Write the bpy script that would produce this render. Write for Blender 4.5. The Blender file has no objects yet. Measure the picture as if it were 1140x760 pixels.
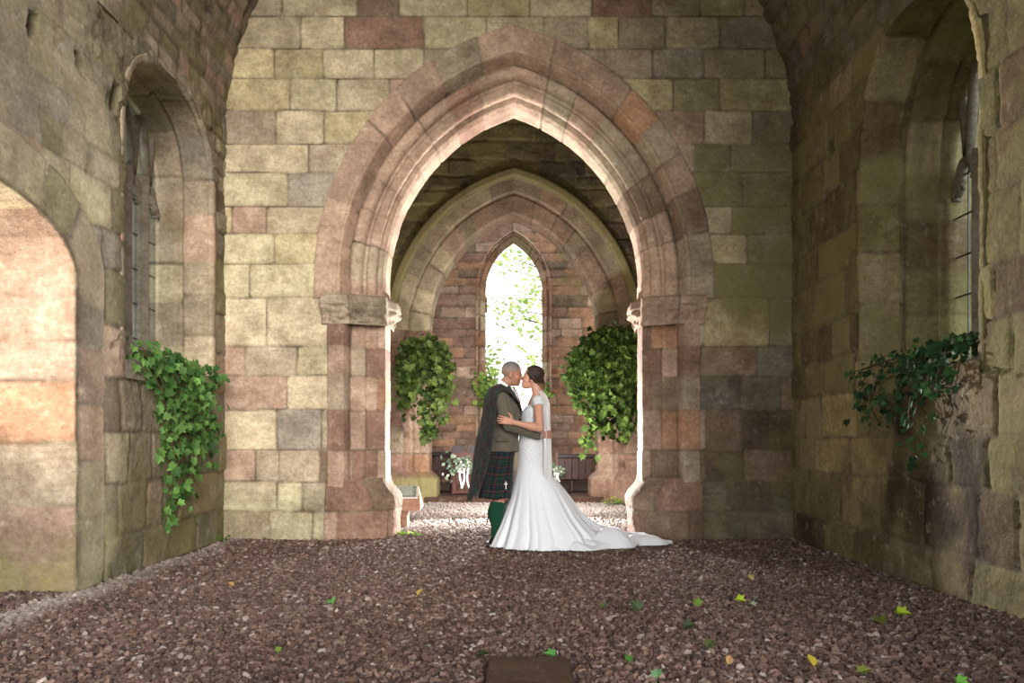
import bpy, math, random
import numpy as np
from mathutils import Vector
random.seed(7)
RNG = np.random.default_rng(11)
SC = bpy.context.scene
COL = SC.collection

# ------------------------------------------------------------------ camera
F = 900.0; VX, VY = 572.0, 488.0; EYE = 1.03
def at(px, py, Y):
    return np.array([(px - VX) * Y / F, Y, EYE + (VY - py) * Y / F])
def ground(px, py, z=0.0):
    Y = (EYE - z) * F / (py - VY)
    return np.array([(px - VX) * Y / F, Y, z])

# ------------------------------------------------------------------ object helpers
def tag(o, label=None, cat=None, group=None, kind=None):
    if label: o['label'] = label
    if cat: o['category'] = cat
    if group: o['group'] = group
    if kind: o['kind'] = kind
    return o
def empty(name, loc=(0, 0, 0), rz=0.0):
    o = bpy.data.objects.new(name, None); COL.objects.link(o)
    o.location = loc; o.rotation_euler = (0, 0, rz); o.empty_display_size = .1
    return o
def lin(c):
    c = np.asarray(c, float) / 255.0
    return np.where(c <= 0.04045, c / 12.92, ((c + 0.055) / 1.055) ** 2.4)
def mk(name, V, Fc, mat, parent=None, col=None, moss=None, uv=None, smooth=True, origin=None):
    """one mesh object from numpy vertices and faces (faces: array (n,k) or list of such arrays)"""
    V = np.asarray(V, np.float32).reshape(-1, 3)
    if origin is not None: V = V - np.asarray(origin, np.float32)
    fl = Fc if isinstance(Fc, list) else [Fc]
    fl = [np.asarray(f, np.int32) for f in fl if len(f)]
    me = bpy.data.meshes.new(name)
    me.vertices.add(len(V)); me.vertices.foreach_set('co', V.ravel())
    loops = np.concatenate([f.ravel() for f in fl])
    tot = np.concatenate([np.full(len(f), f.shape[1], np.int32) for f in fl])
    st = np.concatenate([[0], np.cumsum(tot)[:-1]]).astype(np.int32)
    me.loops.add(len(loops)); me.loops.foreach_set('vertex_index', loops)
    me.polygons.add(len(tot)); me.polygons.foreach_set('loop_start', st)
    me.polygons.foreach_set('loop_total', tot)
    me.polygons.foreach_set('use_smooth', np.full(len(tot), bool(smooth)))
    if col is not None:
        c = np.ones((len(V), 4), np.float32); c[:, :3] = col
        me.attributes.new('Col', 'FLOAT_COLOR', 'POINT').data.foreach_set('color', c.ravel())
    if moss is not None:
        m = np.zeros(len(V), np.float32); m[:] = moss
        me.attributes.new('moss', 'FLOAT', 'POINT').data.foreach_set('value', m)
    if uv is not None:
        u = me.uv_layers.new(name='UVMap')
        u.data.foreach_set('uv', np.asarray(uv, np.float32)[loops].ravel())
    me.update(calc_edges=True); me.validate()
    if mat: me.materials.append(mat)
    o = bpy.data.objects.new(name, me); COL.objects.link(o)
    if origin is not None: o.location = origin
    if parent is not None: o.parent = parent
    return o
def gridfaces(nu, nv, keep=None, closed_v=False):
    i = np.arange(nu - 1)[:, None]; j = np.arange(nv if closed_v else nv - 1)[None, :]
    j2 = (j + 1) % nv
    f = np.stack([i * nv + j, (i + 1) * nv + j, (i + 1) * nv + j2, i * nv + j2], -1)
    if keep is not None: f = f[keep]
    return f.reshape(-1, 4)
class MB:
    """collects shapes into one mesh"""
    def __init__(s): s.V = []; s.F = {}; s.n = 0; s.C = []
    def add(s, V, Fc, c=(1, 1, 1)):
        V = np.asarray(V, float).reshape(-1, 3)
        for f in (Fc if isinstance(Fc, list) else [Fc]):
            f = np.asarray(f, int)
            if len(f): s.F.setdefault(f.shape[1], []).append(f + s.n)
        s.V.append(V); s.n += len(V)
        C = np.zeros((len(V), 3)); C[:] = c; s.C.append(C)
        return s
    def box(s, c, size, R=None, bev=0.0, c_=(1, 1, 1)):
        x, y, z = np.asarray(size) / 2.0; b = min(bev, x, y, z) if bev else 0
        if not b:
            V = np.array([(i, j, k) for i in (-x, x) for j in (-y, y) for k in (-z, z)])
            Fc = np.array([(0, 1, 3, 2), (4, 6, 7, 5), (0, 4, 5, 1), (2, 3, 7, 6), (0, 2, 6, 4), (1, 5, 7, 3)])
            fs = [Fc]
        else:
            V = []; 
            for i in (-1, 1):
                for j in (-1, 1):
                    for k in (-1, 1):
                        V += [(i * x, j * (y - b), k * (z - b)), (i * (x - b), j * y, k * (z - b)), (i * (x - b), j * (y - b), k * z)]
            V = np.array(V); ix = lambda i, j, k, a: (i * 4 + j * 2 + k) * 3 + a
            q = []; t = []
            for a, (u, v) in enumerate(((1, 2), (0, 2), (0, 1))):
                for sgn in (0, 1):
                    l = []
                    for (p, r) in ((0, 0), (1, 0), (1, 1), (0, 1)):
                        d = [0, 0, 0]; d[a] = sgn; d[u] = p; d[v] = r; l.append(ix(*d, a))
                    if (sgn == 1) == (a == 1): l.reverse()
                    q.append(l)
            for a in range(3):
                u, v = [w for w in range(3) if w != a]
                for p in (0, 1):
                    for r in (0, 1):
                        d0 = [0, 0, 0]; d1 = [0, 0, 0]; d0[u] = d1[u] = p; d0[v] = d1[v] = r; d1[a] = 1
                        q.append([ix(*d0, u), ix(*d1, u), ix(*d1, v), ix(*d0, v)])
            for i in (0, 1):
                for j in (0, 1):
                    for k in (0, 1): t.append([ix(i, j, k, 0), ix(i, j, k, 1), ix(i, j, k, 2)])
            fs = [np.array(q), np.array(t)]
        if R is not None: V = V @ np.asarray(R).T
        return s.add(V + np.asarray(c), fs, c_)
    def tube(s, pts, r, n=6, c_=(1, 1, 1), cap=True):
        pts = np.asarray(pts, float); m = len(pts); r = np.broadcast_to(np.asarray(r, float), (m,))
        T = np.gradient(pts, axis=0); T /= np.linalg.norm(T, axis=1)[:, None] + 1e-9
        up = np.array([0, 0, 1.0]) if abs(T[0][2]) < .9 else np.array([1.0, 0, 0])
        A = np.cross(T, up); A /= np.linalg.norm(A, axis=1)[:, None] + 1e-9; B = np.cross(A, T)
        a = np.linspace(0, 2 * math.pi, n, endpoint=False)
        V = pts[:, None] + r[:, None, None] * (A[:, None] * np.cos(a)[None, :, None] + B[:, None] * np.sin(a)[None, :, None])
        fs = [gridfaces(m, n, closed_v=True)]
        V = V.reshape(-1, 3)
        if cap and n >= 3: fs += [np.array([list(range(n))]), np.array([[(m - 1) * n + n - 1 - i for i in range(n)]])]
        return s.add(V, fs, c_)
    def prism(s, poly, axis_y0, y1, c_=(1, 1, 1)):
        """polygon in XZ extruded along Y"""
        n = len(poly); V = [(x, axis_y0, z) for x, z in poly] + [(x, y1, z) for x, z in poly]
        fs = [np.array([list(range(n))]), np.array([[2 * n - 1 - i for i in range(n)]]),
              np.array([(i, i + n, (i + 1) % n + n, (i + 1) % n) for i in range(n)])]
        return s.add(V, fs, c_)
    def build(s, name, mat, parent=None, smooth=False, origin=None, col=True):
        V = np.concatenate(s.V); fs = [np.concatenate(f) for f in s.F.values()]
        return mk(name, V, fs, mat, parent, col=np.concatenate(s.C) if col else None, smooth=smooth, origin=origin)

# ------------------------------------------------------------------ noise
def _hash(ix, iy, iz, seed):
    h = (ix.astype(np.int64) * 374761393 + iy.astype(np.int64) * 668265263 + iz.astype(np.int64) * 2147483647 + seed * 1274126177) & 0xFFFFFFFF
    h = ((h ^ (h >> 13)) * 1274126177) & 0xFFFFFFFF
    h = h ^ (h >> 16)
    return (h & 0xFFFFFF) / float(0xFFFFFF)
def vnoise(P, scale, seed=0):
    p = np.asarray(P, float) * scale; i = np.floor(p).astype(np.int64); f = p - i; f = f * f * (3 - 2 * f)
    out = 0
    for a in (0, 1):
        for b in (0, 1):
            for c in (0, 1):
                w = (f[..., 0] if a else 1 - f[..., 0]) * (f[..., 1] if b else 1 - f[..., 1]) * (f[..., 2] if c else 1 - f[..., 2])
                out = out + w * _hash(i[..., 0] + a, i[..., 1] + b, i[..., 2] + c, seed)
    return out * 2 - 1
def fbm(P, scale, octv=3, seed=0):
    o = 0; amp = 1; t = 0
    for k in range(octv):
        o = o + amp * vnoise(P, scale * 2 ** k, seed + k * 17); t += amp; amp *= .5
    return o / t
def rnd(sid, k):
    z = np.zeros_like(sid)
    return _hash(sid, z + k, z, 5)
def sstep(a, b, x):
    t = np.clip((x - a) / (b - a), 0, 1); return t * t * (3 - 2 * t)

# ------------------------------------------------------------------ materials
class NT:
    def __init__(s, name):
        s.m = bpy.data.materials.new(name); s.m.use_nodes = True
        s.t = s.m.node_tree; s.n = s.t.nodes; s.n.clear()
        s.out = s.n.new('ShaderNodeOutputMaterial')
    def N(s, typ, **kw):
        n = s.n.new('ShaderNode' + typ)
        for k, v in kw.items():
            if k.startswith('i_'):
                n.inputs[k[2:].replace('_', ' ')].default_value = v
            else: setattr(n, k, v)
        return n
    def L(s, a, b): s.t.links.new(a, b)
    def mix(s, blend, fac, a, b):
        n = s.n.new('ShaderNodeMix'); n.data_type = 'RGBA'; n.blend_type = blend
        for sock, v in ((n.inputs[0], fac), (n.inputs[6], a), (n.inputs[7], b)):
            if hasattr(v, 'is_linked'): s.L(v, sock)
            else: sock.default_value = v if not isinstance(v, tuple) else (*v[:3], 1)
        return n.outputs[2]
    def math(s, op, a, b=0.0, c=0.0, clamp=False):
        n = s.n.new('ShaderNodeMath'); n.operation = op; n.use_clamp = clamp
        for sock, v in zip(n.inputs, (a, b, c)):
            if hasattr(v, 'is_linked'): s.L(v, sock)
            else: sock.default_value = v
        return n.outputs[0]
    def noise(s, vec, scale, detail=4, rough=.55):
        n = s.N('TexNoise'); n.inputs['Scale'].default_value = scale; n.inputs['Detail'].default_value = detail
        n.inputs['Roughness'].default_value = rough; s.L(vec, n.inputs['Vector']); return n.outputs['Fac']
    def ramp(s, f, a, b, va=0.0, vb=1.0):
        n = s.N('MapRange'); n.inputs[1].default_value = a; n.inputs[2].default_value = b
        n.inputs[3].default_value = va; n.inputs[4].default_value = vb; n.clamp = True; s.L(f, n.inputs[0]); return n.outputs[0]
def T3(c): return tuple(lin(c))
def stone_mat(name, bump=.55, wear=1.0):
    w = NT(name); g = w.N('NewGeometry').outputs['Position']
    col = w.N('Attribute', attribute_name='Col').outputs['Color']
    ms = w.N('Attribute', attribute_name='moss').outputs['Fac']
    n1 = w.noise(g, 4.5, 6, .62); n2 = w.noise(g, 26, 6, .65); n3 = w.noise(g, 95, 4, .6)
    mp = w.N('Mapping'); mp.inputs['Scale'].default_value = (1, 1, 2.6); w.L(g, mp.inputs['Vector'])
    n4 = w.noise(mp.outputs['Vector'], 9, 5, .6)           # bedding streaks
    c = w.mix('MULTIPLY', 1.0, col, w.mix('MIX', w.ramp(n1, .3, .7), T3((196, 192, 188)), T3((255, 255, 255))))
    c = w.mix('MULTIPLY', .55 * wear, c, w.mix('MIX', w.ramp(n2, .34, .66), T3((188, 176, 166)), T3((255, 255, 255))))
    c = w.mix('MULTIPLY', .35 * wear, c, w.mix('MIX', w.ramp(n4, .36, .64), T3((206, 190, 176)), T3((255, 255, 255))))
    pits = w.ramp(w.noise(g, 42, 4, .6), .58, .70)
    c = w.mix('MIX', w.math('MULTIPLY', pits, .5 * wear), c, T3((92, 76, 62)))
    pale = w.math('MULTIPLY', w.ramp(w.noise(g, 7.3, 6, .7), .58, .72), .28 * wear)
    c = w.mix('MIX', pale, c, T3((214, 204, 186)))
    mo = w.noise(g, 3.1, 7, .68)
    mf = w.math('MULTIPLY', w.ramp(w.math('ADD', mo, w.math('MULTIPLY', ms, .55)), .62, .86), w.math('MINIMUM', w.math('MULTIPLY', ms, 1.6), .85))
    mc = w.mix('MIX', n2, T3((110, 102, 66)), T3((146, 138, 94)))
    c = w.mix('MIX', mf, c, mc)
    b = w.N('BsdfPrincipled'); w.L(c, b.inputs['Base Color']); b.inputs['Roughness'].default_value = .92
    b.inputs['Specular IOR Level'].default_value = .2
    h = w.math('ADD', w.math('MULTIPLY', n2, .8), w.math('ADD', w.math('MULTIPLY', n3, .35), w.math('MULTIPLY', n4, .22)))
    bp = w.N('Bump'); bp.inputs['Strength'].default_value = bump; bp.inputs['Distance'].default_value = .018
    w.L(h, bp.inputs['Height']); w.L(bp.outputs[0], b.inputs['Normal']); w.L(b.outputs[0], w.out.inputs[0])
    return w.m
def vc_mat(name, rough=.7, nscale=30, namt=.3, bump=0.0, spec=.3, sheen=0.0, trans=0.0, sss=0.0):
    w = NT(name); tc = w.N('TexCoord').outputs['Object']
    col = w.N('Attribute', attribute_name='Col').outputs['Color']
    n = w.noise(tc, nscale, 4, .6)
    c = w.mix('MULTIPLY', namt, col, w.mix('MIX', w.ramp(n, .3, .7), T3((120, 120, 120)), T3((255, 255, 255))))
    b = w.N('BsdfPrincipled'); w.L(c, b.inputs['Base Color']); b.inputs['Roughness'].default_value = rough
    b.inputs['Specular IOR Level'].default_value = spec
    if sheen: b.inputs['Sheen Weight'].default_value = sheen
    if sss:
        b.inputs['Subsurface Weight'].default_value = sss; b.inputs['Subsurface Radius'].default_value = (.012, .005, .003)
    if bump:
        bp = w.N('Bump'); bp.inputs['Strength'].default_value = bump; bp.inputs['Distance'].default_value = .006
        w.L(n, bp.inputs['Height']); w.L(bp.outputs[0], b.inputs['Normal'])
    o = b.outputs[0]
    if trans:
        t = w.N('BsdfTranslucent'); w.L(c, t.inputs['Color']); mx = w.N('MixShader'); mx.inputs[0].default_value = trans
        w.L(o, mx.inputs[1]); w.L(t.outputs[0], mx.inputs[2]); o = mx.outputs[0]
    w.L(o, w.out.inputs[0]); return w.m
def tartan_mat(name, size, base, blue, red, dark, k=1.0):
    w = NT(name); uv = w.N('UVMap', uv_map='UVMap').outputs['UV']
    sp = w.N('SeparateXYZ'); w.L(uv, sp.inputs[0])
    def sett(v):
        f = w.math('FRACT', w.math('DIVIDE', v, size))
        r = w.N('ValToRGB'); w.L(f, r.inputs[0]); e = r.color_ramp; e.interpolation = 'CONSTANT'
        stops = [(0, base), (.20, dark), (.26, base), (.30, red), (.345, base), (.42, dark), (.50, blue), (.60, dark), (.64, blue), (.74, red), (.775, dark), (.84, base), (.93, dark)]
        while len(e.elements) < len(stops): e.elements.new(.5)
        for el, (p, c) in zip(e.elements, stops): el.position = p; el.color = (*T3(c), 1)
        return r.outputs[0]
    c = w.mix('MIX', .5, sett(sp.outputs[0]), sett(sp.outputs[1]))
    b = w.N('BsdfPrincipled'); w.L(c, b.inputs['Base Color']); b.inputs['Roughness'].default_value = .85
    b.inputs['Sheen Weight'].default_value = .06; b.inputs['Specular IOR Level'].default_value = .15
    w.L(b.outputs[0], w.out.inputs[0]); return w.m
M = {}
M['stone'] = stone_mat('sandstone', .95)
M['gravel'] = vc_mat('gravel', .9, 60, .35, .2, .15)
M['leaf'] = vc_mat('leaf', .6, 40, .25, 0, .22, trans=.28)
M['treeleaf'] = vc_mat('tree_leaf', .5, 20, .2, 0, .3, trans=.45)
M['stem'] = vc_mat('stem', .85, 40, .4, .3)
M['wood'] = vc_mat('stained_wood', .5, 14, .5, .15, .4)
M['skin'] = vc_mat('skin', .5, 60, .08, 0, .35, sss=.12)
M['hair'] = vc_mat('hair', .5, 160, .6, .6, .35)
M['wool'] = vc_mat('tweed_wool', .95, 260, .55, .3, .1, sheen=.15)
M['knit'] = vc_mat('knitted_wool', .95, 300, .4, .4, .1, sheen=.1)
M['cloth'] = vc_mat('plain_cloth', .8, 120, .15, .1, .2)
M['leather'] = vc_mat('polished_leather', .3, 60, .1, 0, .5)
M['petal'] = vc_mat('petal', .7, 60, .1, 0, .2, trans=.3)
M['metal'] = vc_mat('metal', .3, 50, .1, 0, .6)
M['plaque'] = vc_mat('plaque', .4, 50, .3, 0, .5)
M['tartan'] = tartan_mat('tartan_kilt', .16, (20, 44, 38), (20, 28, 42), (104, 34, 36), (12, 17, 19))
M['tartan_plaid'] = tartan_mat('tartan_plaid', .17, (34, 52, 47), (40, 34, 44), (96, 46, 50), (30, 30, 33))
def dress_mat():
    w = NT('ivory_lace_satin'); g = w.N('TexCoord').outputs['Object']
    v = w.N('TexVoronoi'); v.inputs['Scale'].default_value = 38; w.L(g, v.inputs['Vector'])
    v.feature = 'DISTANCE_TO_EDGE'
    n = w.noise(g, 60, 4)
    sp = w.N('SeparateXYZ'); w.L(g, sp.inputs[0])
    lace = w.math('MULTIPLY', w.ramp(v.outputs['Distance'], .02, .14), w.ramp(sp.outputs[2], .55, 1.0))
    c = w.mix('MIX', lace, T3((228, 231, 238)), T3((210, 212, 218)))
    b = w.N('BsdfPrincipled'); w.L(c, b.inputs['Base Color']); b.inputs['Roughness'].default_value = .55
    b.inputs['Sheen Weight'].default_value = .2; b.inputs['Specular IOR Level'].default_value = .25
    bp = w.N('Bump'); bp.inputs['Strength'].default_value = .35; bp.inputs['Distance'].default_value = .01
    w.L(w.math('ADD', w.math('MULTIPLY', n, .3), lace), bp.inputs['Height']); w.L(bp.outputs[0], b.inputs['Normal'])
    t = w.N('BsdfTranslucent'); w.L(c, t.inputs['Color']); mx = w.N('MixShader'); mx.inputs[0].default_value = .2
    w.L(b.outputs[0], mx.inputs[1]); w.L(t.outputs[0], mx.inputs[2]); w.L(mx.outputs[0], w.out.inputs[0]); return w.m
M['dress'] = dress_mat()
def tulle_mat():
    w = NT('tulle'); d = w.N('BsdfDiffuse'); d.inputs[0].default_value = (.93, .93, .94, 1)
    t = w.N('BsdfTranslucent'); t.inputs[0].default_value = (.93, .93, .94, 1); tr = w.N('BsdfTransparent')
    a = w.N('MixShader'); a.inputs[0].default_value = .55; w.L(d.outputs[0], a.inputs[1]); w.L(t.outputs[0], a.inputs[2])
    b = w.N('MixShader'); b.inputs[0].default_value = .22; w.L(a.outputs[0], b.inputs[1]); w.L(tr.outputs[0], b.inputs[2])
    w.L(b.outputs[0], w.out.inputs[0]); return w.m
M['tulle'] = tulle_mat()
def glass_mat():
    w = NT('old_glass'); g = w.N('BsdfGlossy'); g.inputs['Roughness'].default_value = .08
    tr = w.N('BsdfTransparent'); tr.inputs[0].default_value = (.8, .86, .88, 1)
    m = w.N('MixShader'); m.inputs[0].default_value = .12; w.L(tr.outputs[0], m.inputs[1]); w.L(g.outputs[0], m.inputs[2])
    w.L(m.outputs[0], w.out.inputs[0]); return w.m
M['glass'] = glass_mat()
def grass_mat():
    w = NT('turf'); g = w.N('NewGeometry').outputs['Position']
    c = w.mix('MIX', w.noise(g, 3, 6), T3((70, 92, 44)), T3((120, 138, 80)))
    b = w.N('BsdfPrincipled'); w.L(c, b.inputs[0]); b.inputs['Roughness'].default_value = .95; w.L(b.outputs[0], w.out.inputs[0]); return w.m
M['turf'] = grass_mat()

# ------------------------------------------------------------------ masonry
def normals(P):
    du = np.gradient(P, axis=0); dv = np.gradient(P, axis=1)
    n = np.cross(du, dv); return n / (np.linalg.norm(n, axis=-1, keepdims=True) + 1e-9)
def courses(v_edges, lo, hi, wmin=.35, wmax=.75, seed=1, given=None):
    r = random.Random(seed); out = []; prev = None
    for k in range(len(v_edges) - 1):
        if given and given[k] is not None: j = list(given[k])
        else:
            j = []; x = lo + r.uniform(.05, wmax)
            while x < hi - .15: j.append(x); x += r.uniform(wmin, wmax)
        out.append((v_edges[k], v_edges[k + 1], np.array([lo - 5] + sorted(j) + [hi + 5])))
    return out
def layout(U, V, crs):
    d = np.full(U.shape, 9.0); sid = np.zeros(U.shape, np.int64); cu = np.zeros(U.shape); cv = np.zeros(U.shape)
    k0 = .012
    for k, (a, b, js) in enumerate(crs):
        m = (V >= a) & (V < b)
        if k == 0: m |= V < a
        if k == len(crs) - 1: m |= V >= b
        if not m.any(): continue
        u = U[m]; v = V[m]; i = np.clip(np.searchsorted(js, u) - 1, 0, len(js) - 2)
        du = np.minimum(u - js[i], js[i + 1] - u); dv = np.minimum(v - a, b - v)
        if k == 0: dv = b - v
        if k == len(crs) - 1: dv = v - a
        mn = np.minimum(du, dv)
        d[m] = np.maximum(0, mn - k0 * np.log1p(np.exp(-np.abs(du - dv) / k0)))
        sid[m] = k * 1009 + i + 7; cu[m] = (js[i] + js[i + 1]) / 2; cv[m] = (a + b) / 2
    return d, sid, cu, cv
PAL = {k: lin(v) for k, v in dict(cream=(208, 195, 168), yellow=(203, 190, 154), pink=(194, 168, 150), red=(162, 132, 117), beige=(182, 168, 148),
        grey=(168, 159, 147), brown=(142, 123, 106), olive=(160, 152, 120), dark=(120, 110, 96), lemon=(209, 200, 168), rust=(186, 148, 122)).items()}
def pick(sid, weights, seed=0):
    """weights: list of (name, weight scalar or array)"""
    ws = np.stack([np.broadcast_to(np.asarray(w, float), sid.shape) for _, w in weights], -1); ws = ws / ws.sum(-1, keepdims=True)
    cum = np.cumsum(ws, -1); r = rnd(sid, 31 + seed)
    idx = (r[..., None] > cum).sum(-1).clip(0, len(weights) - 1)
    c = np.stack([PAL[n] for n, _ in weights])[idx]
    return c * (0.84 + .3 * rnd(sid, 77 + seed))[..., None]
MORTAR = lin((150, 138, 120)); MORTAR_DARK = lin((84, 72, 58))
def stone(name, P, U, V, crs, colf, flip=False, depth=.012, jw=.009, rough=.005, warp=.012, keep=None, parent=None, dark_joint=.6, relief=.006, mat='stone', seed=0, extra=None, grime=1.0, jfade=1.0):
    N = normals(P) * (-1 if flip else 1)
    Uw = U + warp * fbm(P, 2.6, 2, 3 + seed); Vw = V + warp * .8 * fbm(P, 2.2, 2, 9 + seed)
    d, sid, cu, cv = layout(Uw, Vw, crs); sid = sid + seed * 7919
    w = jw * (1 + .6 * fbm(P, 5, 2, 21))
    j = np.exp(-(d / w) ** 2) * jfade
    h = -depth * j + relief * (rnd(sid, 3) - .5) * 2 * (1 - j) + rough * fbm(P, 7, 4, 33) + rough * .6 * fbm(P, 30, 2, 51)
    h -= .02 * np.clip(fbm(P, 3.3, 3, 71) - .38, 0, 1) * rough / .005
    if extra is not None: h = h + extra
    c, moss = colf(P, sid, cu, cv)
    mot = fbm(P, 1.6, 3, 91)[..., None]; mot2 = fbm(P, 6, 3, 95)[..., None]
    c = c * (1 + .17 * mot + .20 * mot2)
    stain = sstep(.15, .5, fbm(P * np.array([1, 1, .45]), 2.1, 4, 61))[..., None] * grime
    c = c * (1 - .28 * stain * np.array([.7, .9, 1.1]))
    jc = MORTAR * (1 - dark_joint) + MORTAR_DARK * dark_joint
    jj = np.clip(j * 1.1, 0, 1)[..., None] * (.55 + .45 * sstep(-.3, .3, fbm(P, 4, 2, 41)))[..., None]
    c = c * (1 - jj) + jc * jj
    P2 = P + N * h[..., None]
    f = gridfaces(P.shape[0], P.shape[1], keep)
    if flip: f = f[:, ::-1]
    V_ = P2.reshape(-1, 3); c = np.clip(c.reshape(-1, 3), .005, .95); moss = np.broadcast_to(moss, P.shape[:2]).ravel()
    if keep is not None:
        us = np.unique(f); mp = np.full(len(V_), -1, np.int64); mp[us] = np.arange(len(us)); f = mp[f]; V_ = V_[us]; c = c[us]; moss = moss[us]
    o = mk(name, V_, f, M[mat], parent, col=c, moss=moss)
    if parent is None: o['kind'] = 'structure'
    return o
def cellmask(ptmask):
    a = ptmask
    return ~(a[:-1, :-1] & a[1:, :-1] & a[1:, 1:] & a[:-1, 1:])

class Arch:
    """pointed arch of two arcs: springing height z0, half width a, centre offset c"""
    def __init__(s, a, c, z0): s.a, s.c, s.z0 = a, c, z0; s.R = a + c
    def half(s, r):
        """half width at radius offset r as a function of z (inside test)"""
        return lambda z: np.where(z < s.z0, s.a + r, np.sqrt(np.maximum((s.R + r) ** 2 - (np.maximum(z, s.z0) - s.z0) ** 2, 0)) - s.c)
    def inside(s, X, Z, r): 
        return (np.abs(X) < s.half(r)(Z)) & (Z < s.z0 + math.sqrt((s.R + r) ** 2 - s.c ** 2))
    def pts(s, r, t, sgn):
        th = t * np.arccos(s.c / (s.R + r)); return sgn * ((s.R + r) * np.cos(th) - s.c), s.z0 + (s.R + r) * np.sin(th)
def resample(pr, step):
    pr = np.asarray(pr, float); o = [pr[0]]
    for a, b in zip(pr[:-1], pr[1:]):
        n = max(1, int(np.ceil(np.linalg.norm(b - a) / step)))
        o += [a + (b - a) * k / n for k in range(1, n + 1)]
    return np.array(o)
def arc_ring(name, arch, prof, Y0, sgn, crs, colf, parent, step=.014, ustep=.022, seed=0, **kw):
    pr = resample(prof, step); L = (arch.R + .3) * math.acos(arch.c / (arch.R + .3))
    t = np.linspace(0, 1, int(L / ustep)); TT, _ = np.meshgrid(t, pr[:, 0], indexing='ij'); r = np.broadcast_to(pr[None, :, 0], TT.shape)
    X, Z = arch.pts(r, TT, sgn); P = np.stack([X, np.broadcast_to(Y0 + pr[None, :, 1], TT.shape), Z], -1)
    vlen = np.concatenate([[0], np.cumsum(np.linalg.norm(np.diff(pr, axis=0), axis=1))])
    return stone(name, P, TT * L, np.broadcast_to(vlen[None], TT.shape), crs, colf, flip=(sgn < 0), parent=parent, seed=seed, **kw), L
def vlen_at(prof, r_target):
    """arc length along the profile where r first drops to r_target"""
    pr = resample(prof, .004); l = np.concatenate([[0], np.cumsum(np.linalg.norm(np.diff(pr, axis=0), axis=1))])
    k = np.argmax(pr[:, 0] <= r_target); return l[k]
def jamb(name, a, prof, Y0, sgn, z0, z1, crs, colf, parent, step=.014, zstep=.02, mod=None, seed=0, swap=False, **kw):
    pr = resample(prof, step); z = np.linspace(z0, z1, max(3, int((z1 - z0) / zstep)))
    ZZ, r = np.meshgrid(z, pr[:, 0], indexing='ij'); d = np.broadcast_to(pr[None, :, 1], ZZ.shape).copy()
    if mod is not None: r, d = mod(ZZ, r, d)
    P = np.stack([sgn * (a + r), Y0 + d, ZZ], -1)
    vlen = np.concatenate([[0], np.cumsum(np.linalg.norm(np.diff(pr, axis=0), axis=1))])
    vv = np.broadcast_to(vlen[None], ZZ.shape)
    if swap: return stone(name, P, ZZ, vv, crs, colf, flip=(sgn < 0), parent=parent, seed=seed, **kw)
    return stone(name, P, np.broadcast_to(vlen[None], ZZ.shape), ZZ, crs, colf, flip=(sgn < 0), parent=parent, seed=seed, **kw)

WL, WR = -2.96, 2.85            # side wall planes
YW = 8.30                       # face of the first arch wall
SPR = 4.15                      # springing of the barrel vault
# ---- first arch wall
A1 = Arch(1.36, .61, 2.68)
def pz(y, Y=YW): return EYE + (VY - y) * Y / F
def pX(x, Y=YW): return (x - VX) * Y / F
ys = [600, 569, 536, 501, 456, 418, 385, 331, 293, 260, 230, 192, 160, 123, 87, 54, 18]
ve = [pz(y) for y in ys]; ve[0] = -.05
ve += [ve[-1] + .31, ve[-1] + .6, ve[-1] + .95]
JL = [[301, 348, 393], [309, 337], [284, 310, 356], [308, 358], [320, 373], [273, 330, 372], [297], [278], [305], [258, 297], [320], [343], [307, 361], [323, 375, 433],
      [305, 360, 416, 471], [335, 384, 472, 541, 606], [314, 398, 444, 520, 590], [290, 350, 430, 500, 560], [300, 390, 470]]
JR = [[744, 778, 830], [767, 808, 859], [785, 828], [786, 826, 857], [771, 824, 870], [781, 842], [783, 857], [785], [832], [815], [761, 827], [774, 814], [723, 784, 837],
      [685, 749, 801], [674, 727, 783, 852], [655, 689, 741, 801], [659, 725, 780, 828], [650, 720, 800], [620, 700, 790]]
gv = [[pX(x) for x in l + r] for l, r in zip(JL, JR)]
crs1 = courses(ve, -4, 4, given=gv)
def col_front(P, sid, cu, cv):
    X = P[..., 0]; Z = P[..., 2]
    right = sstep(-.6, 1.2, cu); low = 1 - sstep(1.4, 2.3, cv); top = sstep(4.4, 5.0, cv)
    c = pick(sid, [('cream', 3 * (1 - .75 * right) * (1 - .55 * low)), ('yellow', 1.6 * (1 - low) * (1 - .5 * right)), ('lemon', 1.3 * (1 - right) * (1 - .4 * low)), ('pink', .25 + 1.9 * low * (1 - .4 * right) + .2 * right),
        ('beige', 1.0 + 1.2 * right), ('olive', 1.1 * right), ('red', .05 + .5 * low * (1 - right) + .12 * top), ('brown', .08 + .4 * low * right), ('grey', .3 + .5 * low)])
    base = 1 - sstep(.25, .75, Z)
    g = lin((152, 154, 126)); c = c + (g - c) * (base * .55 * sstep(1.35, 2.0, np.abs(X)))[..., None]
    moss = .03 + .16 * right * sstep(1.5, 2.4, X) + .42 * right * (1 - sstep(2.4, 4.2, Z)) * sstep(1.9, 2.8, Z + .4 * rnd(sid, 9)) + .12 * (1 - low) * (rnd(sid, 5) > .6) * .8
    c = c * 1.2; moss = moss + .12 * right; c = c * (1 - .46 * right * low)[..., None] * (1 - .12 * right)[..., None]  # right side, most of all low down, darkened: shade put into the stone colour
    return c, np.clip(moss, 0, 1)
x = np.arange(-3.02, 2.92, .016); z = np.arange(-.06, 6.3, .016)
XX, ZZ = np.meshgrid(x, z, indexing='ij')
P = np.stack([XX, np.full(XX.shape, YW), ZZ], -1)
hole = np.where(ZZ > 2.5, A1.inside(XX, ZZ, .60), np.abs(XX) < A1.a + .46)
proj = .02 * (1 - sstep(.55, .62, ZZ))                 # the plinth courses stand a little proud
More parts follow.
